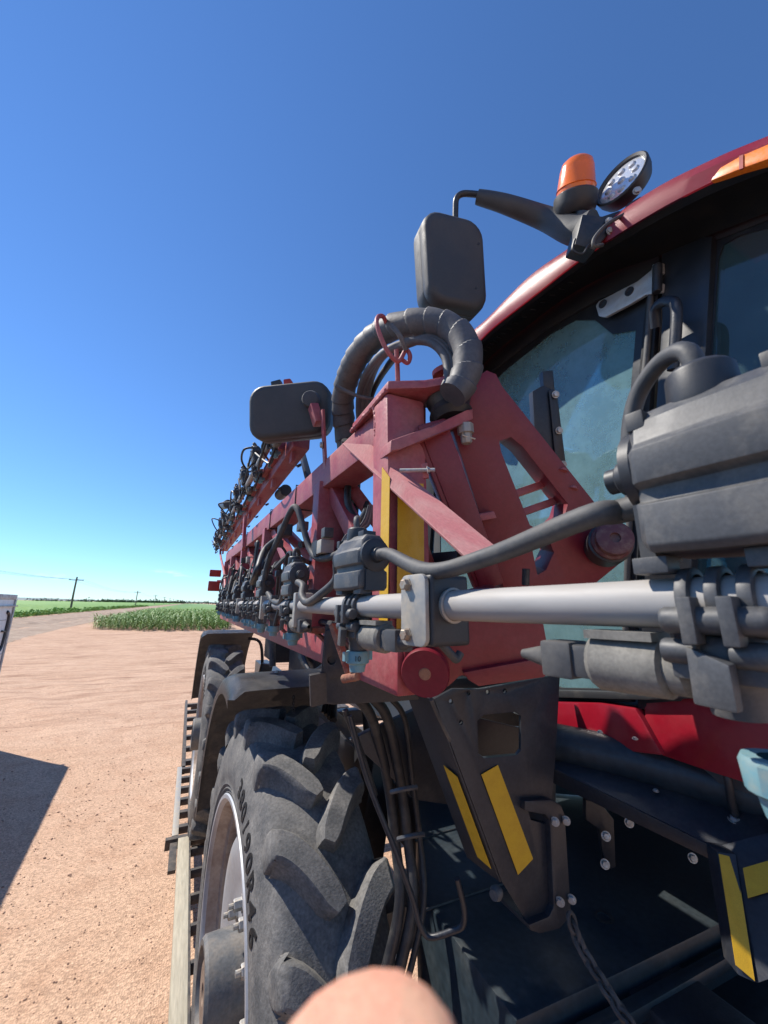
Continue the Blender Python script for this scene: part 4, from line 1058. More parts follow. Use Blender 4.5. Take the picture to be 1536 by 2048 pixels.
# ------------------------------------------------------------------ rear-view mirrors
m1 = pillow('mirror_shell', PD(899, 541, 1.27), rr + V3(0, .25, 0), uu - rr * .06, -fw + rr * .25, .205, .295, .115, .055, 'mirror_plastic', S)
tag(m1, 'upright black mirror shell hung from the cab arm')
for x, y in ((862, 460), (957, 488), (857, 552), (952, 576)):
    lathe('screw', [(0, .004), (.002, .004), (.002, 0)], PD(x, y, 1.205), -fw, 'hose_black', m1, 10)
tube('mirror_tube', [PD(911, 462, 1.27), PD(911, 420, 1.265), PD(913, 398, 1.26), PD(924, 388, 1.255), PD(945, 388, 1.25), PD(975, 392, 1.24)], .0095, 'black_paint', S, n=30, seg=14)
arm = [PD(955, 394, 1.25), PD(1010, 408, 1.235), PD(1090, 437, 1.22), PD(1150, 462, 1.14), PD(1185, 455, 1.10)]
tube('mirror_arm', arm, lambda t: .021 + .024 * t, 'mirror_plastic', S, n=24, seg=14)
slab('arm_bracket', [(1165, 428), (1205, 432), (1240, 420), (1262, 450), (1215, 470), (1190, 500), (1150, 488)], 1.06, .06, 'black_paint', .004)
for x, y in ((1218, 443), (1245, 440), (1220, 462)): bolt(PD(x, y, 1.055), -fw, .008, parent=S)
cable([PD(1150, 478, 1.05), PD(1146, 500, 1.05), PD(1165, 508, 1.05), PD(1176, 492, 1.05), PD(1186, 488, 1.05)], .0035, 'hose_black', seg=6)
cable([PD(1250, 428, 1.03), PD(1215, 448, 1.02), PD(1190, 475, 1.02), PD(1188, 492, 1.02), PD(1205, 490, 1.03)], .005, 'grey_rubber', seg=8)
# small mirror on the boom
m2 = pillow('mirror_shell', PD(584, 826, 1.52), rr - uu * -.10, uu, -fw - rr * .12 + uu * .05, .305, .205, .10, .055, 'mirror_plastic', S)
tag(m2, 'wide black mirror shell fixed to the folded boom')
lathe('mirror_joint', [(-.03, .028), (.005, .034), (.02, .028), (.026, 0)], PD(622, 800, 1.44), -fw, 'mirror_plastic', m2, 18)
bar('mirror_bracket', PD(626, 812, 1.42), PD(637, 848, 1.40), .040, .03, 'red_paint', S, bevel=.003)
bar('mirror_bracket', PD(645, 820, 1.38), PD(652, 960, 1.36), .024, .010, 'red_paint', S, bevel=.002)
bolt(PD(645, 890, 1.36), -rr - fw * .3, .010, parent=S)

# ------------------------------------------------------------------ cab
def lin(a, b, n): return [a + (b - a) * i / (n - 1) for i in range(n)]
PA_ = [(862, 790), (876, 745), (905, 698), (945, 662), (977, 634), (1056, 555), (1144, 492), (1292, 388), (1420, 321), (1536, 272), (1640, 232)]
PB_ = [(884, 792), (900, 752), (925, 712), (955, 685), (990, 652), (1072, 588), (1170, 512), (1292, 434), (1415, 368), (1536, 318), (1640, 280)]
PC_ = [(925, 790), (940, 764), (962, 736), (990, 706), (1036, 668), (1125, 600), (1223, 546), (1307, 516), (1410, 474), (1536, 425), (1640, 390)]
n_ = len(PA_)
XA = lin(.885, .93, n_)
cA = [AX(x, y, X) for (x, y), X in zip(PA_, XA)]
cB = [AX(x, y, X - .008) for (x, y), X in zip(PB_, XA)]
cC = [AX(x, y, 1.062) for x, y in PC_]
SA, SB, SC = spline(cA, 54), spline(cB, 54), spline(cC, 54)
def strip(name, rows, m, parent=None, thick=.006, sharp=40):
    bm = bmesh.new(); R_ = [[bm.verts.new(p) for p in r] for r in rows]
    for A, B in zip(R_[:-1], R_[1:]):
        for k in range(len(A) - 1): bm.faces.new((A[k], A[k + 1], B[k + 1], B[k]))
    if thick: bmesh.ops.solidify(bm, geom=list(bm.faces), thickness=thick)
    return obj(name, finish(bm, name, m, sharp=sharp), parent)
zt = max(p.z for p in SA)
rows = [SB, [a.lerp(b, .5) + V3(-.012, 0, .0) for a, b in zip(SA, SB)], SA]
for f_, dz in ((.06, .015), (.16, .028), (.3, .036), (.5, .05), (.7, .04), (.9, .0), (1, -.06)):
    rows.append([a + V3(1.95 * f_, 0, dz * .5) for a in SA])
roof = strip('cab_roof', rows, 'roof_red', S, .008)
soff = strip('roof_soffit', [[b + V3(.004, 0, -.002) for b in SB], [b.lerp(c, .12) + V3(0, 0, -.012) for b, c in zip(SB, SC)], [b.lerp(c, .2) + V3(0, 0, .004) for b, c in zip(SB, SC)], [b.lerp(c, .7) + V3(.01, 0, .02) for b, c in zip(SB, SC)], [c + V3(.0, 0, 0) for c in SC]], 'soffit_black', S, .006)
for k in range(14):       # air slots in the soffit
    i = 14 + k; p = SB[i].lerp(SC[i], .50); q = SB[i].lerp(SC[i], .72)
    bar('air_slot', p + V3(-.002, 0, .008), q + V3(-.002, 0, .012), .004, .004, 'hose_black', soff, bevel=0)
def panel(name, px, X, th, m, parent=S, holes=(), bevel=.002, dx=1):
    return prism(name, [AX(x, y, X) for x, y in px], V3(th * dx, 0, 0), m, parent, bevel, [[AX(x, y, X) for x, y in h] for h in holes])
door_o = [(905, 780), (925, 740), (950, 702), (990, 664), (1092, 590), (1195, 538), (1318, 490), (1318, 560), (1312, 640), (1296, 850), (1275, 1130), (1262, 1405), (1110, 1400), (960, 1350), (860, 1300), (830, 1200), (850, 950)]
door_i = [(945, 800), (985, 740), (1100, 652), (1190, 602), (1286, 560), (1292, 600), (1285, 660), (1270, 850), (1250, 1130), (1240, 1378), (1118, 1376), (975, 1325), (880, 1280), (852, 1190), (870, 950)]
door = panel('door_frame', door_o, 1.066, .02, 'soffit_black', holes=[door_i[::-1]])
glz = panel('window_pane', [((x - 1080) * 1.01 + 1080, (y - 980) * 1.01 + 980) for x, y in door_i], 1.084, .004, 'tinted_glass', door, bevel=0)
frit = panel('pane_border', [(985, 740), (1100, 652), (1190, 602), (1288, 560), (1292, 600), (1268, 860), (1254, 860), (1272, 660), (1225, 668), (1190, 640), (1150, 640), (1100, 668), (1010, 740), (960, 790), (948, 800)], 1.078, .003, 'cab_black', door, bevel=0)
tube('door_seal', [AX(1302, 590, 1.06), AX(1292, 720, 1.06), AX(1276, 850, 1.06), AX(1258, 1060, 1.06), AX(1248, 1380, 1.06)], .008, 'grey_rubber', door, n=20)
hinge = panel('hinge', [(1191, 612), (1197, 602), (1225, 588), (1275, 562), (1302, 540), (1305, 528), (1325, 525), (1326, 545), (1318, 550), (1318, 566), (1326, 566), (1324, 584), (1290, 590), (1260, 608), (1210, 634), (1197, 632)], 1.050, .012, 'silver_plate', door, bevel=.003)
cyl('hinge_barrel', AX(1315, 530, 1.045), AX(1314, 585, 1.045), .012, 'black_paint', hinge)
for x, y in ((1206, 608), (1259, 583)): lathe('hinge_bolt', [(0, .013), (.003, .013), (.003, .008), (.001, .007), (.001, 0)], AX(x, y, 1.050), (-1, 0, 0), 'black_paint', hinge, 18)
panel('corner_pillar', [(1320, 505), (1400, 474), (1425, 468), (1412, 700), (1390, 1000), (1370, 1420), (1272, 1420), (1288, 1130), (1308, 850), (1322, 640)], 1.060, .07, 'cab_black', bevel=.01)
tube('grab_handle', [AX(1312, 655, 1.02), AX(1310, 622, 1.0), AX(1322, 606, .99), AX(1340, 602, .985), AX(1352, 612, .98), AX(1352, 660, .98), AX(1346, 740, .985)], .0125, 'black_paint', S, n=30, seg=12)
wind = panel('windshield', [(1422, 480), (1536, 430), (1900, 300), (1900, 1300), (1370, 1300), (1395, 1000)], 1.085, .004, 'dark_glass', bevel=0)
panel('windshield_border', [(1422, 478), (1536, 428), (1600, 405), (1600, 430), (1536, 455), (1480, 470), (1446, 490), (1436, 520), (1424, 700), (1405, 980), (1392, 980), (1412, 700)], 1.080, .003, 'cab_black', wind, bevel=0)
panel('windshield_header', [(1400, 480), (1440, 478), (1536, 440), (1700, 378), (1700, 260), (1536, 340), (1400, 425)], 1.076, .01, 'soffit_black', bevel=0)
# cab interior and far side, seen through the panes
zf = AX(1180, 1395, 1.085).z
y0_, y1_ = -.45, 1.62
box('cab_floor', (1.10, y0_, zf - .12), (2.75, y1_, zf - .06), 'interior', S)
box('headliner', (1.12, .40, 1.02), (2.72, y1_, 1.05), 'interior', S)
rwf = empty('rear_wall', (1.9, y1_, H), S)
box('sill_panel', (1.09, y1_, zf - .1), (2.75, y1_ + .03, zf + .12), 'interior', rwf)
for x in (1.11, 2.68): box('rear_pillar', (x - .03, y1_ - .01, zf + .1), (x + .05, y1_ + .05, 1.03), 'interior', rwf)
box('rear_pane', (1.13, y1_ + .01, zf + .12), (2.66, y1_ + .014, 1.02), 'tinted_glass', rwf, 0)
fsd = empty('far_side', (2.72, .6, H), S)
box('sill_panel', (2.70, y0_, zf - .1), (2.73, y1_, zf + .08), 'interior', fsd)
for y in (y0_, .25, y1_ - .08): box('side_pillar', (2.69, y, zf + .08), (2.74, y + .07, 1.03), 'interior', fsd)
box('side_pane', (2.715, y0_ + .07, zf + .08), (2.719, y1_ - .08, 1.02), 'tinted_glass', fsd, 0)
seat = pillow('seat', V3(1.95, 1.05, .10), V3(1, 0, 0), V3(0, 1, 0), V3(0, 0, 1), .52, .50, .14, .08, 'seat_cloth', S)
pillow('backrest', V3(1.95, 1.30, .50), V3(1, 0, 0), V3(0, .15, 1), V3(0, -1, .15), .50, .70, .13, .10, 'seat_cloth', seat)
box('seat_base', (1.78, .85, zf - .06), (2.12, 1.2, .03), 'interior', seat)
col_ = tube('steering_column', [V3(1.62, .60, zf - .05), V3(1.60, .66, .25), V3(1.58, .75, .52)], .035, 'interior', S, n=8)
tube('steering_wheel', [V3(1.58 + .19 * math.cos(a), .76 + .19 * math.sin(a) * .8, .54 + .19 * math.sin(a) * .5) for a in [2 * math.pi * k / 20 for k in range(21)]], .014, 'hose_black', col_, n=60, seg=8)
mon = box('monitor', (1.28, .74, .28), (1.34, .96, .46), 'interior', S, .01)
tube('monitor_arm', [V3(1.31, .80, zf), V3(1.30, .82, .0), V3(1.33, .86, .15), V3(1.31, .85, .30)], .016, 'interior', mon, n=14)
tube('coiled_cord', [V3(1.24 + .010 * math.cos(k * 1.1), .82 + .010 * math.sin(k * 1.1), .55 - k * .0022) for k in range(200)], .003, 'hose_black', S, straight=True, seg=5)
tube('lever', [V3(1.22, .92, zf - .05), V3(1.2, .90, .10), V3(1.17, .86, .30), V3(1.18, .86, .52)], .022, 'interior', S, n=14)
cup = lathe('cup_holder', [(0, 0), (0, .035), (.05, .035), (.05, .030), (.01, .028)], AX(1452, 555, 1.22), (.9, -.3, .15), 'grey_rubber', S, 20)
tube('camera_arm', [AX(1470, 560, 1.24), AX(1500, 545, 1.3), AX(1530, 528, 1.33)], .014, 'hose_black', S, n=8)
# red skirt panels below the door
panel('cab_skirt', [(1112, 1402), (1200, 1404), (1270, 1416), (1285, 1440), (1325, 1512), (1230, 1500), (1112, 1470)], 1.045, .05, 'red_gloss', bevel=.008)
panel('cab_skirt', [(1286, 1400), (1350, 1395), (1560, 1395), (1750, 1390), (1750, 1640), (1560, 1590), (1420, 1545), (1322, 1512), (1288, 1440)], 1.06, .05, 'red_gloss', bevel=.008)
panel('cab_underside', [(1100, 1395), (1290, 1400), (1560, 1392), (1560, 1378), (1290, 1385), (1100, 1380)], 1.04, .05, 'black_plastic', bevel=.004)
# amber lamp strip let into the roof edge
lamp_o = [(1420, 362), (1440, 335), (1480, 312), (1536, 288), (1600, 262), (1600, 300), (1536, 318), (1480, 338)]
ml = prism('marker_lamp', [AX(x, y, .905) for x, y in lamp_o], V3(.03, 0, 0), 'orange_reflector', S, .003)
panel('lamp_divider', [(1478, 312), (1486, 309), (1486, 336), (1478, 339)], .903, .004, 'lamp_red', ml, bevel=0)
# rotating beacon
bc = PD(1150, 416, 1.16); bax = (uu * 1.0 - rr * .06 - fw * .25).normalized()
beacon = lathe('beacon_base', [(-.025, 0), (-.025, .045), (-.015, .055), (.005, .060), (.028, .060), (.033, .055), (.033, 0)], bc, bax, 'black_plastic', S, 28)
lathe('beacon_lens', [(.033, .052), (.044, .052), (.046, .0545), (.049, .052), (.096, .046), (.112, .041), (.121, .030), (.124, .0)], bc, bax, 'amber', beacon, 28)
# round work lamp
wc_ = PD(1246, 365, 1.10); wax = (-rr * .80 - fw * .45 + uu * .32).normalized()
wlm = lathe('work_lamp', [(-.035, 0), (-.035, .050), (-.028, .062), (-.008, .070), (.012, .072), (.016, .068), (.012, .062), (.006, .061)], wc_, wax, 'black_plastic', S, 30)
lathe('lamp_glass', [(.006, .062), (.008, .055), (.008, 0)], wc_, wax, 'lamp_lens', wlm, 26)
ws, wt = frame_of(wax)
for k in range(9):
    rad_, a = (0, 0) if k == 8 else (.040 if k % 2 else .036, k * math.pi / 4)
    lathe('led', [(.008, .011), (.013, .007), (.014, 0)], wc_ + (ws * math.cos(a) + wt * math.sin(a)) * rad_, wax, 'led_grey', wlm, 10)
slab('lamp_bracket', [(1258, 405), (1282, 392), (1290, 420), (1268, 440), (1246, 428)], 1.04, .05, 'black_paint', .003)
for x, y in ((1274, 382), (1268, 420)): bolt(PD(x, y, 1.035), -fw - rr * .3, .008, parent=S)
# black post with bolted plate in front of the window
slab('guard_post', [(1065, 782), (1088, 770), (1103, 778), (1134, 985), (1112, 1000), (1072, 900)], 1.06, .03, 'black_paint', .003)
slab('guard_post', [(1085, 742), (1106, 740), (1112, 800), (1090, 800)], 1.075, .025, 'black_paint', .003)
gp = slab('guard_plate', [(1098, 782), (1104, 777), (1114, 782), (1133, 935), (1128, 946), (1118, 944), (1112, 930)], 1.052, .006, 'black_paint', .002)
for x, y in ((1111, 789), (1118, 861), (1126, 929)): bolt(PD(x, y, 1.048), -fw, .0075, parent=S)

# ------------------------------------------------------------------ second, raised boom section beyond the first
dB = V3(-.010, 1, .0).normalized()
A2 = AX(622, 862, .335); 
u1, u2 = AX(604, 878, .36), AX(449, 1096, .30)
ub = bar('upper_chord', u1, u2, .075, .085, 'red_paint', S, side=(1, 0, 0), bevel=.006)
bar('upper_chord', u1 + V3(-.045, 0, .03) + (u2 - u1) * .05, u2 + V3(-.045, 0, .03), .04, .04, 'red_paint', S, bevel=.004)
up = tube('upper_spray_pipe', [u1 + V3(-.10, -.1, .045), u1.lerp(u2, .5) + V3(-.10, 0, .045), u2 + V3(-.10, 0, .045)], .0168, 'stainless', S, n=10, seg=16)
nU = 9
for k in range(nU):
    q = u1.lerp(u2, .04 + .94 * k / (nU - 1)) + V3(-.10, 0, .045)
    station(q, (0, -1, 0), s=1 if k % 2 else -1, tilt=random.uniform(-.5, .1), scale=.95)
    bar('chord_tab', u1.lerp(u2, .02 + .95 * k / (nU - 1)) + V3(-.02, 0, .06), u1.lerp(u2, .02 + .95 * k / (nU - 1)) + V3(-.02, 0, -.09), .05, .018, 'red_paint', S, bevel=.002)
    cq = u1.lerp(u2, .06 + .92 * k / (nU - 1))
    bolt(cq + V3(.045, 0, -.04), (.6, 0, -1), .012, 'black_paint', S)
    j_ = random.uniform
    if k in (1, 4, 6): cable([q + V3(-.02, -.05, .09), q + V3(-.07 - j_(0, .05), j_(-.03, .05), .10 + j_(-.03, .03)), q + V3(-.08, .1, .05), q + V3(-.03, .18, .02), q + V3(.0, .25, .06)], .006, 'hose_black', n=20, seg=7, name='hose')
    for _ in range(3): cable([q + V3(j_(-.05, .02), j_(-.1, .1), j_(-.05, .1)), q + V3(j_(-.06, .02), j_(.0, .2), j_(-.1, .1)), q + V3(j_(-.05, .02), j_(.1, .35), j_(-.08, .08))], .006, 'hose_black', n=12, seg=6, name='hose')
    cable([q + V3(.01, -.05, -.05), q + V3(.0, .05, -.12), q + V3(.03, .2, -.08)], .006, 'hose_black', n=14, seg=6, name='hose')
bar('boom_link', AX(490, 1035, .27), AX(487, 1098, .27), .02, .05, 'red_paint', S, bevel=.003)
bar('boom_stay', AX(602, 900, .46), AX(618, 960, .46), .03, .03, 'black_paint', S)
cyl('boom_lamp', AX(560, 990, .43), AX(572, 980, .43), .035, 'black_plastic', S)
cyl('boom_lamp', AX(446, 1012, .22), AX(456, 1008, .22), .045, 'black_plastic', S)
slab('camera_block', [(541, 763), (560, 758), (563, 776), (543, 778)], 1.62, .04, 'black_plastic', .003)
slab('camera_block', [(566, 758), (580, 756), (585, 764), (580, 772), (567, 774)], 1.62, .04, 'lamp_red', .006)

# ------------------------------------------------------------------ tank, hood and frame further back
tk = pillow('product_tank', V3(1.95, 3.55, -.20), V3(1, 0, 0), V3(0, 0, 1), V3(0, 1, 0), 1.9, 1.15, 1.9, .35, 'tank_white', S, belly=.1)
tag(tk, 'large white product tank behind the boom truss')
for y in (2.9, 4.2):
    box('tank_strap', (.985, y, -.6), (.998, y + .06, .25), 'black_paint', tk, .003)
rt = pillow('rinse_tank', V3(1.15, 2.45, .02), V3(1, 0, 0), V3(0, 0, 1), V3(0, 1, 0), .42, .55, .45, .12, 'tank_white', S, belly=.1)
pillow('engine_hood', V3(1.9, 5.6, .05), V3(1, 0, 0), V3(0, 0, 1), V3(0, 1, 0), 1.5, .9, 2.0, .2, 'red_gloss', S, belly=.15)
bar('fold_arm', AX(628, 1075, .75), AX(668, 1015, .75), .09, .09, 'red_gloss', S, bevel=.012)
bar('fold_arm', V3(.60, 1.55, .02), V3(.66, 1.15, -.06), .09, .11, 'red_paint', S, bevel=.008)  # second arm, added among the truss clutter to block sun
box('sun_block_manifold', (.52, 1.05, -.10), (.66, 1.42, .16), 'black_paint', S, .01)  # box added inside the truss to keep the sun off the tank deck
for k in range(5): cyl('sun_block_valve', V3(.56, 1.09 + .07 * k, .15), V3(.56, 1.09 + .07 * k, .24), .024, 'black_plastic', S)
box('sun_block_walkway', (.74, 1.25, -.30), (1.05, 2.30, -.25), 'black_paint', S, .006)  # unseen platform, added to stop low sun from reaching the deck
for k in range(2): bar('sun_block_cylinder', V3(.62 + .1 * k, .95, .02 + .12 * k), V3(.58 + .1 * k, 2.3, .12 + .1 * k), .05, .05, ['red_shaded', 'black_paint'][k], S)  # bars added to thicken the truss so less sun gets through
box('frame_rail', (1.0, -.2, -1.06), (1.18, 6.6, -.84), 'black_paint', S, .01)
box('frame_rail', (2.6, -.2, -1.06), (2.78, 6.6, -.84), 'black_paint', S, .01)
for y in (1.92, 5.14):
    bar('axle_beam', (.62, y, -1.38), (3.3, y, -1.38), .16, .16, 'black_paint', S, bevel=.01)
    bar('strut', (.80, y, -1.4), (.92, y, -.7), .13, .13, 'black_paint', S, bevel=.015)
for xx in (3.25,):
    for y in (1.92, 5.14):
        w2 = empty('wheel', (xx + .18, y, WC.z + H), S)
        for nm, me in (('tyre', TYRE), ('rim', RIM), ('disc', DISC)):
            o = obj(nm, me, w2, (xx + .18, y, WC.z + H)); o.rotation_euler.z = math.pi
box('tool_box', (.86, 2.95, -.64), (1.0, 3.75, -.22), 'black_paint', S, .012)
box('step_box', (.78, 4.05, -.55), (1.0, 4.6, -.20), 'black_paint', S, .012)
tube('air_hose', [V3(.74, 4.3, -.22), V3(.73, 4.2, -.10), V3(.73, 4.0, -.12), V3(.73, 3.9, -.35), V3(.74, 3.85, -.55)], .03, 'grey_rubber', S, n=20)
for k in range(4):
    tube('hydraulic_hose', [V3(.70, 2.0 + .05 * k, -.55), V3(.78, 2.3, -.42 + .03 * k), V3(.80, 2.8, -.45), V3(.82, 3.2, -.40 + .02 * k)], .018, 'hose_black', S, n=16)

# ------------------------------------------------------------------ black channel, cradle tower and tank under the hinge
slab('cradle_channel', [(642, 1342), (650, 1252), (662, 1248), (700, 1300), (700, 1345), (852, 1398), (790, 1404), (668, 1410), (640, 1408)], .90, .03, 'black_paint', .003)
slab('cradle_ear', [(646, 1335), (650, 1262), (668, 1258), (706, 1322), (704, 1352), (660, 1358)], .89, .008, 'black_paint', .002, holes=[[(663 + 8 * math.cos(a), 1321 + 9 * math.sin(a)) for a in [2 * math.pi * k / 12 for k in range(12)]]])
bar('cradle_edge', PD(640, 1345, .90), PD(642, 1408, .90), .012, .05, 'black_paint', S, bevel=.002)
bar('rod_arm', PD(665, 1248, .80), PD(698, 1345, .76), .018, .010, 'rust_red', S, bevel=.002)
bar('rod_arm', PD(706, 1285, .74), PD(706, 1362, .74), .010, .012, 'rust_red', S, bevel=.002)
cyl('rod_pin', PD(686, 1358, .75), PD(716, 1352, .73), .008, 'rust_red', S)
YT = .79
def TY(pts, Y=YT): return [AY(x, y, Y) for x, y in pts]
tower = prism('cradle_tower', TY([(868, 1398), (905, 1378), (960, 1378), (1112, 1350), (1120, 1352), (1112, 1500), (1104, 1600), (1050, 1602), (1062, 1640), (1098, 1650), (1098, 1835), (1058, 1850), (1003, 1762)]), V3(.004, .012, 0), 'black_paint', S, .002,
    holes=[TY([(968, 1430), (1030, 1424), (1042, 1432), (1042, 1500), (1034, 1510), (968, 1516), (957, 1508), (955, 1442)])] + [TY([(x + 4 * math.cos(a), y + 5 * math.sin(a)) for a in [2 * math.pi * k / 8 for k in range(8)]]) for x, y in ((937, 1386), (976, 1384), (1010, 1382), (902, 1403), (922, 1445))])
prism('tower_side', [AY(868, 1400, YT), AY(1003, 1764, YT), AY(1003, 1764, YT) + V3(-.012, .10, 0), AY(868, 1400, YT) + V3(-.012, .10, 0)], V3(-.004, 0, 0), 'black_paint', S, .001)
prism('tower_web', TY([(1042, 1425), (1110, 1360), (1104, 1600), (1042, 1600)], .90), V3(.004, .012, 0), 'black_paint', S, .002)
nT = V3(0, -1, 0)
tape(TY([(961, 1548), (994, 1529), (1064, 1716), (1034, 1748)]), nT, tower)
e0, e1 = AY(868, 1400, YT), AY(1003, 1764, YT)
def side_pt(k, w): return e0.lerp(e1, k) + V3(-.012, .10, 0) * w + V3(-.0055, 0, 0)
tape([side_pt(.40, .45), side_pt(.43, .08), side_pt(.935, .08), side_pt(.92, .45)], (-1, 0, 0), tower)
foot = prism('tower_foot', TY([(1050, 1602), (1104, 1600), (1122, 1610), (1130, 1630), (1143, 1830), (1120, 1858), (1080, 1868), (1062, 1862), (1058, 1850), (1098, 1834), (1108, 1815), (1100, 1640), (1092, 1630), (1050, 1622)], .775), V3(0, .10, 0), 'black_paint', S, .003)
for x, y in ((1110, 1643), (1132, 1641), (1120, 1803), (1143, 1798)): bolt(AY(x, y, .77), (-.8, -.6, 0), .0075, parent=S)
lathe('grommet', [(0, .012), (.01, .014), (.02, .010), (.02, 0)], AY(996, 1782, .80), (-1, -.4, 0), 'valve_plastic', S, 14)
for x, y in ((1212, 1672), (1210, 1728), (1258, 1645), (1385, 1716)): bolt(PD(x, y, 1.02), (-.6, -.7, .2), .0085, parent=S)
slab('hanger_plate', [(1172, 1600), (1204, 1610), (1228, 1640), (1232, 1735), (1215, 1740), (1205, 1700), (1200, 1660), (1172, 1640)], 1.04, .02, 'black_paint', .003)
# big dark tank deck under the cab
Zd = -.80
dk = [AZ(x, y, Zd) for x, y in ((842, 1790), (1032, 2042), (1240, 1945), (1450, 1842), (1650, 1742), (1560, 1640), (1160, 1585), (830, 1560))]
fuel = prism('fuel_tank', dk, V3(0, 0, -.45), 'deck_plastic', S, .006)
prism('tank_lip', [p + V3(0, -.01, -.03) for p in (AZ(1030, 2048, Zd), AZ(1240, 1950, Zd), AZ(1450, 1848, Zd), AZ(1700, 1726, Zd), AZ(1715, 1736, Zd), AZ(1455, 1872, Zd), AZ(1245, 1985, Zd), AZ(1035, 2090, Zd))], V3(0, 0, -.03), 'deck_plastic', S, .008)
prism('lower_tank', [AZ(x, y, Zd - .12) for x, y in ((1000, 2100), (1240, 1985), (1480, 1860), (1700, 1740), (1900, 2100), (1300, 2400))], V3(0, 0, -.3), 'deck_plastic', S, .02)
lathe('drain_hole', [(0, .022), (.003, .024), (.003, .016), (-.01, .015), (-.01, 0)], AZ(1208, 1836, Zd), (0, 0, 1), 'hose_black', S, 18)
for seam in ([(830, 1682), (960, 1648), (1100, 1638)], [(845, 1822), (1000, 1770), (1100, 1745)]):
    tube('tank_seam', [AZ(x, y, Zd + .001) for x, y in seam], .004, 'hose_black', S, n=8, seg=6)
# backing panels closing the chassis behind the deck
prism('bulkhead', [AZ(825, 1565, Zd + .004), AZ(1165, 1592, Zd + .004), AZ(1165, 1592, Zd) + V3(0, 0, .26), AZ(825, 1565, Zd) + V3(0, 0, .26)], V3(.02, .02, 0), 'deck_plastic', S, .004)
prism('bulkhead', [AZ(1160, 1590, Zd + .004), AZ(1548, 1646, Zd + .004), AZ(1548, 1646, Zd) + V3(0, 0, .30), AZ(1160, 1590, Zd) + V3(0, 0, .30)], V3(.02, .02, 0), 'black_paint', S, .004)
prism('cradle_plate', [AY(1090, 1468, 1.1), AY(1112, 1468, 1.1), AY(1112, 1640, 1.1), AY(830, 1600, 1.1), AY(700, 1480, 1.1), AY(850, 1410, 1.1)], V3(0, .02, 0), 'black_paint', S, .003)
# black channel shelf under the cab with the round duct above it
sh = [PD(1108, 1500, 1.10), PD(1250, 1545, .98), PD(1400, 1600, .87), PD(1560, 1665, .78)]
sf = [PD(1108, 1546, 1.06), PD(1250, 1602, .94), PD(1400, 1690, .82), PD(1470, 1702, .79), PD(1700, 1660, .72)]
shelf = prism('shelf', [PD(1105, 1535, 1.06), PD(1440, 1700, .80), PD(1480, 1702, .79), PD(1700, 1640, .73), PD(1700, 1590, .80), PD(1440, 1560, .92), PD(1108, 1490, 1.12)], V3(0, 0, -.008), 'black_paint', S, .002)
prism('shelf_edge', [PD(1105, 1536, 1.06), PD(1418, 1690, .805), PD(1418, 1718, .805), PD(1105, 1566, 1.06)], V3(.006, .006, 0), 'black_paint', S, .002)
duct = tube('air_duct', [PD(1080, 1478, 1.14), PD(1250, 1516, 1.02), PD(1400, 1556, .92), PD(1560, 1608, .83), PD(1700, 1650, .77)], .050, 'deck_plastic', S, n=16, seg=26)
for x, y, d in ((1450, 1572, .885),):
    tube('duct_strap', [PD(x - 14, y - 52, d - .02), PD(x + 4, y - 20, d - .055), PD(x + 12, y + 26, d - .055), PD(x + 22, y + 64, d - .045)], .008, 'black_plastic', duct, n=12, seg=8)
    bolt(PD(x + 21, y + 70, d - .05), V3(-.1, -.2, 1), .010, parent=S)
for x, y in ((1312, 1582), (1200, 1465), (1270, 1478)): bolt(PD(x, y, .93), V3(-.1, -.1, 1), .005, parent=S)
# corner guard with tape
cg = prism('corner_guard', [PD(1434, 1704, .78), PD(1472, 1708, .77), PD(1512, 1966, .66), PD(1476, 1950, .67)], V3(.02, .03, 0), 'black_paint', S, .002)
cg2 = prism('corner_guard', [PD(1474, 1708, .77), PD(1700, 1650, .70), PD(1700, 1900, .62), PD(1514, 1968, .66)], V3(.01, .03, 0), 'black_paint', S, .002)
def nrm(a, b, c):
    n = (b - a).cross(c - a).normalized(); return n if n.dot(a) < 0 else -n
q = [PD(1436, 1708, .778), PD(1470, 1716, .770), PD(1508, 1962, .662), PD(1470, 1930, .676)]
tape(q, nrm(*q[:3]), cg)
p_ = [PD(1474, 1708, .77), PD(1700, 1650, .70), PD(1514, 1968, .66)]; n2_ = nrm(*p_)
q = []
for x, y in ((1488, 1738), (1700, 1676), (1700, 1738), (1498, 1798)):
    v = ray(x, y); q.append(v * (p_[0].dot(n2_) / v.dot(n2_)) + n2_ * .002)
tape(q, n2_, cg2)

# ------------------------------------------------------------------ hoses and wire behind the tyre
for k, (x0, x1, x2) in enumerate(((735, 790, 800), (766, 816, 826), (800, 840, 848))):
    tube('hydraulic_hose', [PD(x0 - 20, 1395, 1.06), PD(x0 + 10, 1440, 1.08), PD(x1 - 15, 1560, 1.10), PD(x1, 1680, 1.08), PD(x2, 1800, 1.02), PD(x2 - 25, 1930, .98), PD(x2 - 60, 2050, .95)], .0145 if k != 2 else .008, 'hose_black', S, n=40, seg=10)
for x, y in ((808, 1578), (822, 1672)):
    tube('zip_tie', [PD(x - 26, y + 6, 1.04), PD(x, y, 1.02), PD(x + 26, y - 4, 1.03)], .006, 'valve_plastic', S, n=8, seg=6)
tube('stop_rod', [PD(700, 1432, .98), PD(735, 1560, .96), PD(790, 1700, .92), PD(826, 1800, .90), PD(840, 1850, .89), PD(860, 1874, .885), PD(905, 1862, .87), PD(926, 1850, .865), PD(928, 1815, .865), PD(914, 1757, .87)], .0065, 'black_paint', S, n=50, seg=10)
tube('stop_rod', [PD(690, 1420, 1.0), PD(720, 1500, 1.0), PD(750, 1590, .99)], .008, 'hose_black', S, n=12)
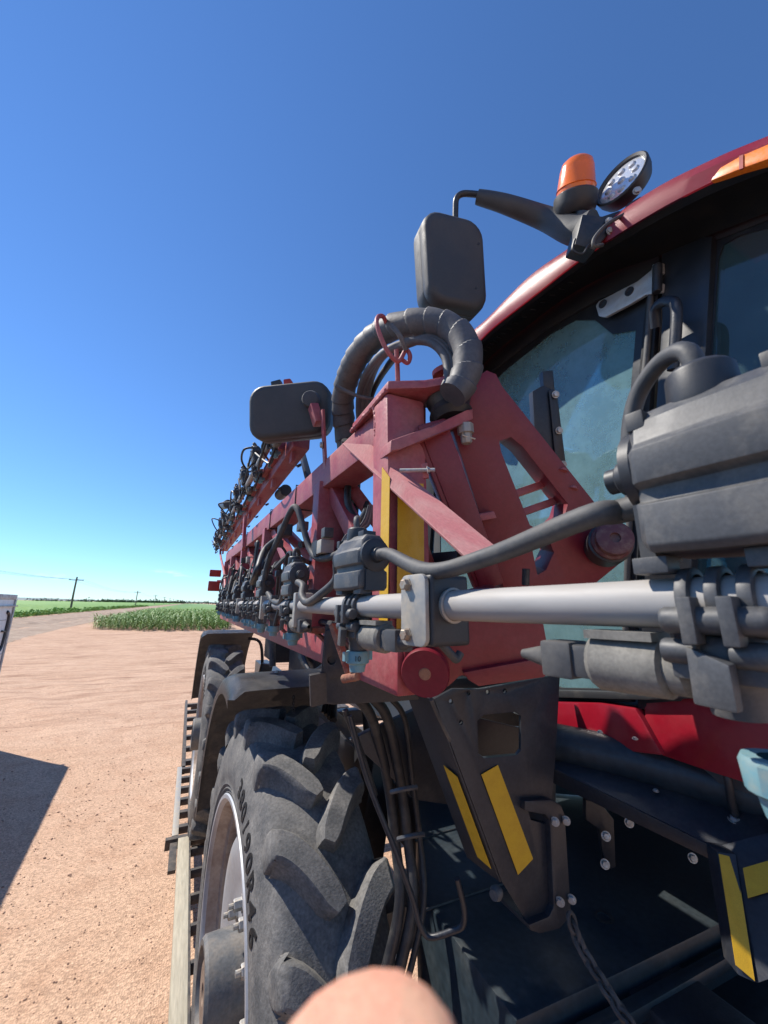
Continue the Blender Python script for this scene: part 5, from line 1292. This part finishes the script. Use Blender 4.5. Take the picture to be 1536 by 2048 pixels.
tube('thin_cable', [PD(862, 1398, .70), PD(880, 1440, .74), PD(900, 1480, .78)], .004, 'grey_rubber', S, n=8, seg=6)
# hanging chains
def chain(pts, n, link, r, name='chain'):
    P = spline(pts, 200); L = [0]
    for a, b in zip(P[:-1], P[1:]): L.append(L[-1] + (b - a).length)
    root = None
    bmp = bmesh.new()
    for k in range(n):
        s_ = L[-1] * (k + .5) / n
        i = min(range(len(L)), key=lambda j: abs(L[j] - s_)); d = (P[min(i + 1, len(P) - 1)] - P[max(i - 1, 0)]).normalized()
        s1, s2 = frame_of(d); w = s1 if k % 2 else s2
        loop = [P[i] + d * (link * .5 * math.cos(a)) + w * (link * .30 * math.sin(a)) for a in [2 * math.pi * j / 12 for j in range(13)]]
        if root is None:
            bm_ = bmesh.new(); bm_tube(bm_, loop, r, 6, caps=False); root = obj(name, finish(bm_, name, 'rust_red' if False else 'trailer_steel'), S)
        else:
            bm_ = bmesh.new(); bm_tube(bm_, loop, r, 6, caps=False); obj('link', finish(bm_, 'link', 'trailer_steel'), root)
chain([PD(1142, 1836, .78), PD(1160, 1890, .76), PD(1205, 1965, .72), PD(1250, 2035, .68), PD(1290, 2090, .66)], 13, .030, .0042)
chain([PD(587, 1392, 1.75), PD(587, 1415, 1.75), PD(586, 1450, 1.75)], 10, .018, .0025)

# ------------------------------------------------------------------ low trailer the sprayer stands on
T = empty('flat_trailer', (.6, 3.5, 0))
tag(T, 'low steel trailer with open cross rungs under the sprayer wheels', 'trailer')
zd = DECK + H
def tb(name, a, b, m, bev=.004): return box(name, a, b, m, T, bev, loc=(0, 0, 0))
tb('side_plank', (.165, .4, zd - .05), (.262, 5.02, zd), 'trailer_wood')
tb('side_rail', (.262, .4, zd - .12), (.278, 5.02, zd - .004), 'trailer_steel')
tb('inner_rail', (.92, .4, zd - .12), (1.0, 11.5, zd - .004), 'trailer_steel')
y = .7
while y < 5.0:
    tb('rung', (.279, y, zd - .075), (.919, y + .035, zd - .008), 'trailer_steel'); y += .34
tb('end_beam', (.05, 5.03, zd - .10), (.919, 5.09, zd - .006), 'trailer_steel')
tb('outer_rail', (.095, 4.55, zd - .06), (.160, 5.02, zd - .03), 'trailer_steel')
tb('outer_rail', (.105, 5.10, zd - .06), (.165, 7.0, zd - .006), 'cast_grey')
y = 5.25
while y < 7.0:
    tb('rung', (.166, y, zd - .075), (.919, y + .07, zd - .008), 'trailer_steel'); y += .33
tb('outer_rail', (.16, 7.01, zd - .12), (.21, 11.4, zd - .006), 'trailer_steel')
y = 7.2
while y < 11.4:
    tb('rung', (.211, y, zd - .075), (.919, y + .10, zd - .008), 'trailer_steel'); y += .62
for y in (1.0, 3.2, 5.06, 8.2, 11.2):
    tb('leg', (.55, y, -.02), (.67, y + .1, zd - .121), 'trailer_steel')
    tb('cross_member', (.30, y, zd - .19), (1.0, y + .08, zd - .122), 'trailer_steel')
for o in [o for o in bpy.data.objects if o.parent is T]: pass
tb('inner_rail', (2.9, .4, zd - .12), (3.0, 11.5, zd - .004), 'trailer_steel')
y = .7
while y < 11.4:
    tb('deck_plate', (3.001, y, zd - .075), (3.65, y + .3, zd - .008), 'trailer_steel'); y += .62
for y in (1.0, 5.06, 9.2): tb('cross_member', (1.0, y, zd - .11), (2.9, y + .1, zd - .02), 'trailer_steel')

# ------------------------------------------------------------------ the photographer's hand: a fingertip reaches into view
def skin_chain(name, chains, mat_, parent=None, sub=2):
    vs, es, rad = [], [], []
    for ch in chains:
        last = None
        for item in ch:
            if isinstance(item, int): last = item; continue
            p, r = item; vs.append(p); rad.append(r)
            if last is not None: es.append((last, len(vs) - 1))
            last = len(vs) - 1
    me = bpy.data.meshes.new(name); me.from_pydata([tuple(v) for v in vs], es, [])
    o = bpy.data.objects.new(name, me); place(o, parent)
    sk = o.modifiers.new('skin', 'SKIN'); sk.use_smooth_shade = True
    for i, r in enumerate(rad): me.skin_vertices[0].data[i].radius = (r, r)
    me.skin_vertices[0].data[0].use_root = True
    ss = o.modifiers.new('sub', 'SUBSURF'); ss.levels = ss.render_levels = sub
    dg = bpy.context.evaluated_depsgraph_get(); me2 = bpy.data.meshes.new_from_object(o.evaluated_get(dg))
    o.modifiers.clear(); o.data = me2; me2.name = name; me2.materials.clear(); me2.materials.append(MATS[mat_])
    for p in me2.polygons: p.use_smooth = True
    return o
def hp(x, y, d): return rr * (x - .0016) + uu * y + fw * d         # hand laid out behind and below the phone
tip = hp(-.0012, -.0600, .0455)
k1 = hp(-.0005, -.066, .0445); k2 = hp(.004, -.085, .036); k3 = hp(.010, -.102, .012)
palm = hp(.018, -.108, -.035); wrist = hp(.03, -.135, -.10); elbow = hp(.08, -.30, -.26)
hand = skin_chain('person', [
    [(palm, .026), (k3, .0135), (k2, .0130), (k1, .0140), (tip, .0118)],
    [0, (hp(.036, -.112, .008), .0110), (hp(.034, -.118, .034), .0096), (hp(.026, -.122, .040), .0085), (hp(.014, -.122, .036), .0066)],
    [0, (hp(.050, -.122, .000), .0105), (hp(.050, -.132, .026), .0092), (hp(.040, -.138, .034), .0082), (hp(.028, -.138, .030), .0064)],
    [0, (hp(.062, -.134, -.010), .0095), (hp(.064, -.144, .012), .0082), (hp(.056, -.150, .022), .0074), (hp(.045, -.150, .020), .0060)],
    [0, (hp(-.012, -.108, -.030), .0135), (hp(-.036, -.098, -.018), .0105), (hp(-.052, -.086, -.004), .0085)],
    [0, (wrist, .024), (elbow, .036)]], 'skin')
tag(hand, 'out-of-focus fingertip of the person holding the camera, over the front tyre', 'person')
